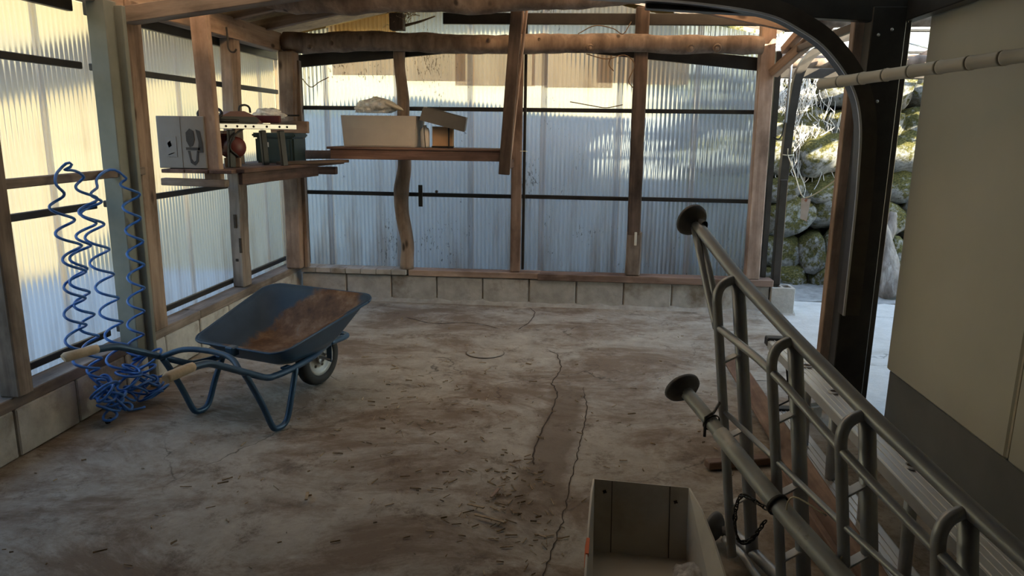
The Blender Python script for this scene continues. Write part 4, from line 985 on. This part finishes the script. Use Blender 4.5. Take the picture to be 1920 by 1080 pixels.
# ---------------------------------------------------------------- straight aluminium ladder on its edge
AL = empty('aluminium_ladder', T(1.07,2.8,0), 'silver straight aluminium ladder lying on edge by the cream wall', 'ladder')
def channel(name, x, z, s):
    w2 = .064
    o = beam(name, (x,3.70,z), (x+.035,.75,z), .125, .022, M_alu, AL, bev=.003)
    for k in (-.035,-.012,.012,.035):
        beam('ridge', (x+k,3.69,z+s*.0125), (x+.035+k,.76,z+s*.0125), .005, .004, M_alu, o, bev=.001)
    for k in (-1,1): beam('rail_flange', (x+k*w2,3.70,z-s*.012), (x+.035+k*w2,.75,z-s*.012), .006, .040, M_alug, o, bev=.001)
    cp = box('end_cap', (x,3.72,z), (.14,.06,.046), M_black, o, bev=.005)
channel('rail', 1.055, .41, 1); channel('rail', 1.075, .03, 1)
for k in range(8):
    yy = 3.27-.34*k; x = 1.06+.012*k*.35*2
    tube('rung', [(x+.02,yy,.04),(x+.005,yy,.41)], .0205, M_alug, AL, 14)
    lathe('rung_ring', [(.017,.008),(.020,.011),(.026,.009),(.028,.004)], M_alug, AL, T(x+.0,yy,.4195), 20)
    lathe('rung_bore', [(0,.009),(.017,.0085)], M_crack, AL, T(x+.0,yy,.4195), 16)  # dark disc standing for the shade inside the hollow rung
beam('hinge_bar', (1.13,3.70,.10), (1.06,3.62,.40), .018, .006, M_black, AL)
beam('hinge_bar', (1.05,3.74,.03), (1.12,3.60,.15), .018, .006, M_black, AL)
# planks under the ladders
pk = beam('plank', (.985,4.48,.03), (.95,1.9,.045), .10, .03, M_plank, None, bev=.004, cut=6, jit=.002); 
pk.matrix_basis = T(0,0,.045) @ pk.matrix_basis @ Matrix.Rotation(.5,4,'Z')
tag(pk, 'long red brown plank slanting on the floor between the two ladders', 'plank')
tag(beam('plank', (.865,2.95,.06), (.885,1.95,.06), .025, .12, M_plank), 'short red brown board on edge behind the orchard ladder steps', 'plank')
tag(beam('floor_batten', (.93,3.15,.02), (.60,3.05,.02), .05, .035, M_plank), 'short brown batten on the floor under the long plank', 'plank')
tag(box('stone_lump', (1.235,3.72,.05), (.10,.12,.10), M_block, None, rot=.5, bev=.02, seg=2), 'small rough concrete lump at the foot of the black column', 'lump')

# ---------------------------------------------------------------- open white box in the foreground
FB = empty('plastic_bin', T(.25,2.1,0), 'open white plastic board bin with creased back panel in the foreground', 'bin')
def panel(name, pts, th, mat, parent):
    P = [Vector(p) for p in pts]; nrm = (P[1]-P[0]).cross(P[-1]-P[0]).normalized()*th; n = len(P)
    vs = [p-nrm/2 for p in P]+[p+nrm/2 for p in P]
    return meshobj(name, vs, [tuple(range(n))[::-1], tuple(range(n,2*n))]+[(i,(i+1)%n,n+(i+1)%n,n+i) for i in range(n)], mat, parent)
panel('back_panel', [(.083,2.335,.006),(.412,2.315,.006),(.414,2.372,.247),(.083,2.385,.255)], .005, M_white, FB)
panel('bottom_panel', [(.07,1.72,.004),(.45,1.70,.004),(.412,2.315,.004),(.083,2.335,.004)], .005, M_white, FB)
panel('left_panel', [(.083,2.335,.006),(.083,2.385,.255),(.074,2.30,.25),(.062,2.10,.225),(.05,1.85,.18),(.045,1.72,.15),(.07,1.72,.006)], .006, M_white, FB)
panel('right_panel', [(.412,2.315,.006),(.45,1.70,.006),(.475,1.72,.10),(.468,1.92,.17),(.452,2.10,.215),(.436,2.24,.238),(.414,2.372,.247)], .006, M_white, FB)
for t in (.195, .80):
    a = Vector((.083,2.335,.006)).lerp(Vector((.412,2.315,.006)), t+.01); b = Vector((.083,2.385,.255)).lerp(Vector((.414,2.372,.247)), t)
    beam('crease', a+Vector((0,-.0035,0)), b+Vector((0,-.0035,0)), .003, .002, M_fold, FB, up=(0,1,0), bev=0)
for t, zz in ((.12,.215), (.865,.20)):
    c = Vector((.083,2.335,0)).lerp(Vector((.412,2.315,0)), t)+Vector((0,.050*zz/.25-.0045,zz))
    for a in (.4, 1.97): box('cross_slit', c, (.014,.003,.005), M_crack, FB, rot=Matrix.Rotation(a,4,'Y'), bev=0)  # dark bars for the shade in the slits, panel is uncut
panel('orange_mark', [(.0555,1.98,.165),(.0575,2.06,.185),(.062,2.06,.218),(.058,1.99,.208)], .010, M_orangep, FB)
film('plastic_bag', (.40,2.12,.045), (.06,.10,.05), 'grey crumpled plastic in the right corner of the white bin', 14)

# ---------------------------------------------------------------- twigs and litter
random.seed(11)
for lab, pts in (('thin dry vine drooping below the log beam right of the middle post', [(.02,6.0,2.06),(.18,5.98,2.02),(.32,5.99,2.05),(.40,6.0,1.98),(.36,6.0,1.86),(.40,6.0,1.80)]),
                 ('curved dry twig hanging beside the old post under the log', [(.22,6.0,2.05),(.20,6.0,1.98),(.24,5.99,1.93)]),
                 ('bent vine rising above the log between the two right posts', [(-.05,6.0,2.21),(.08,6.0,2.27),(.22,6.0,2.25),(.30,6.0,2.21),(.36,6.0,2.30)]),
                 ('thin branch caught behind the sheet above the upper rail', [(-.10,6.16,1.70),(.08,6.16,1.67),(.20,6.16,1.655),(.33,6.16,1.68)]),
                 ('wisp of dry creeper in the far left corner', [(-2.36,6.14,1.88),(-2.28,6.14,1.80),(-2.20,6.13,1.84),(-2.12,6.14,1.88)])):
    tag(tube('dry_twig', pts, .004, M_twig, None, 5, 5), lab, 'twig')
tag(tube('dry_twig', [(-1.42,5.98,2.27),(-1.30,5.98,2.30),(-1.18,5.98,2.34)], [.012,.009,.005], M_twig, None, 6, 3), 'stubby twig jutting over the log by the dark block', 'twig')
nv, nf = [], []
for k in range(90):
    c = Vector((-1.45+random.gauss(0,.05), 6.0+random.gauss(0,.03), 2.37+random.gauss(0,.035))); d = Vector((random.gauss(0,1),random.gauss(0,1),random.gauss(0,.6))).normalized()*random.uniform(.03,.07)
    v, f = tube_geo([c-d, c+Vector((0,0,.01)), c+d], .0022, 3, off=len(nv)); nv += v; nf += f
tag(meshobj('bird_nest', nv, nf, M_straw), 'ragged straw nest on top of the log beam', 'nest', kind='stuff')
V, F = [], []
def bit(x, y, L, wd, mat=None):
    if (x > .0 and y < 2.5) or x > .82 or y > 5.9: return
    a = random.uniform(0, math.pi); d = Vector((math.cos(a), math.sin(a), random.uniform(-.05,.1)))*L/2; s = Vector((-math.sin(a), math.cos(a), 0))*wd/2
    z = fz(x, y)+.004+abs(d.z); c = Vector((x,y,z)); b = len(V)
    up = Vector((0,0,wd*.6)); k = Vector((0,0,random.uniform(0,.006)))
    V.extend([c-d-s, c-d+s, c+d+s, c+d-s, c-d-s+up, c-d+s+up+k, c+d+s+up, c+d-s+up+k])
    F.extend([tuple(b+q for q in f) for f in ((3,2,1,0),(4,5,6,7),(0,1,5,4),(1,2,6,5),(2,3,7,6),(3,0,4,7))])
cl = [(-.30,2.95,.10,34), (-.22,2.62,.10,34), (-.18,2.86,.08,20), (-.35,2.45,.12,24), (-.15,2.40,.10,16), (-.55,2.80,.15,26), (-.9,3.3,.25,50), (-.7,3.7,.3,50), (-.85,4.2,.3,40), (.05,2.3,.15,18), (-1.6,2.3,.4,26), (.3,3.6,.4,40)]
for (x, y, s, n) in cl:
    for k in range(n): bit(random.gauss(x,s), random.gauss(y,s), random.uniform(.01,.05), random.uniform(.0015,.0045))
for k in range(200): bit(random.uniform(-2.3,1.0), random.uniform(2.0,5.8), random.uniform(.005,.02), random.uniform(.0015,.004))
tag(meshobj('floor_litter', V, F, M_straw), 'scattered straw and wood chips on the concrete floor', 'litter', kind='stuff')
for i, (a, b, lab) in enumerate((((-.36,2.52,.012),(-.24,2.47,.016),'pale straw stalk lying flat on the bare floor centre'), ((-.315,2.66,.012),(-.29,2.73,.016),'short pale splinter lying above the straw stalk'), ((-1.06,2.62,.01),(-1.04,2.55,.014),'short pale wood chip lying left of the floor centre'), ((-.40,2.60,.01),(-.33,2.56,.02),'curled brown wood shaving beside the pale stalk'))):
    tag(beam('wood_splinter', a, b, .012, .005, M_straw if i != 1 else M_orange, None, bev=.001), lab, 'splinter')

for o in list(bpy.data.objects):
    g = {'timber_post': 'posts of the shed frame', 'log_beam': 'log beams under the roof', 'coiled_hose': 'blue coiled air hoses', 'plank': 'planks on the floor', 'dry_twig': 'dry twigs about the log beam',
         'cut_log': 'logs leaning on the stone wall', 'wood_splinter': 'wood splinters on the floor', 'plastic_bag': 'crumpled plastic bags', 'steel_arch': 'steel arches of the carport'}.get(o.name.split('.')[0])
    if g and o.parent is None: o['group'] = g
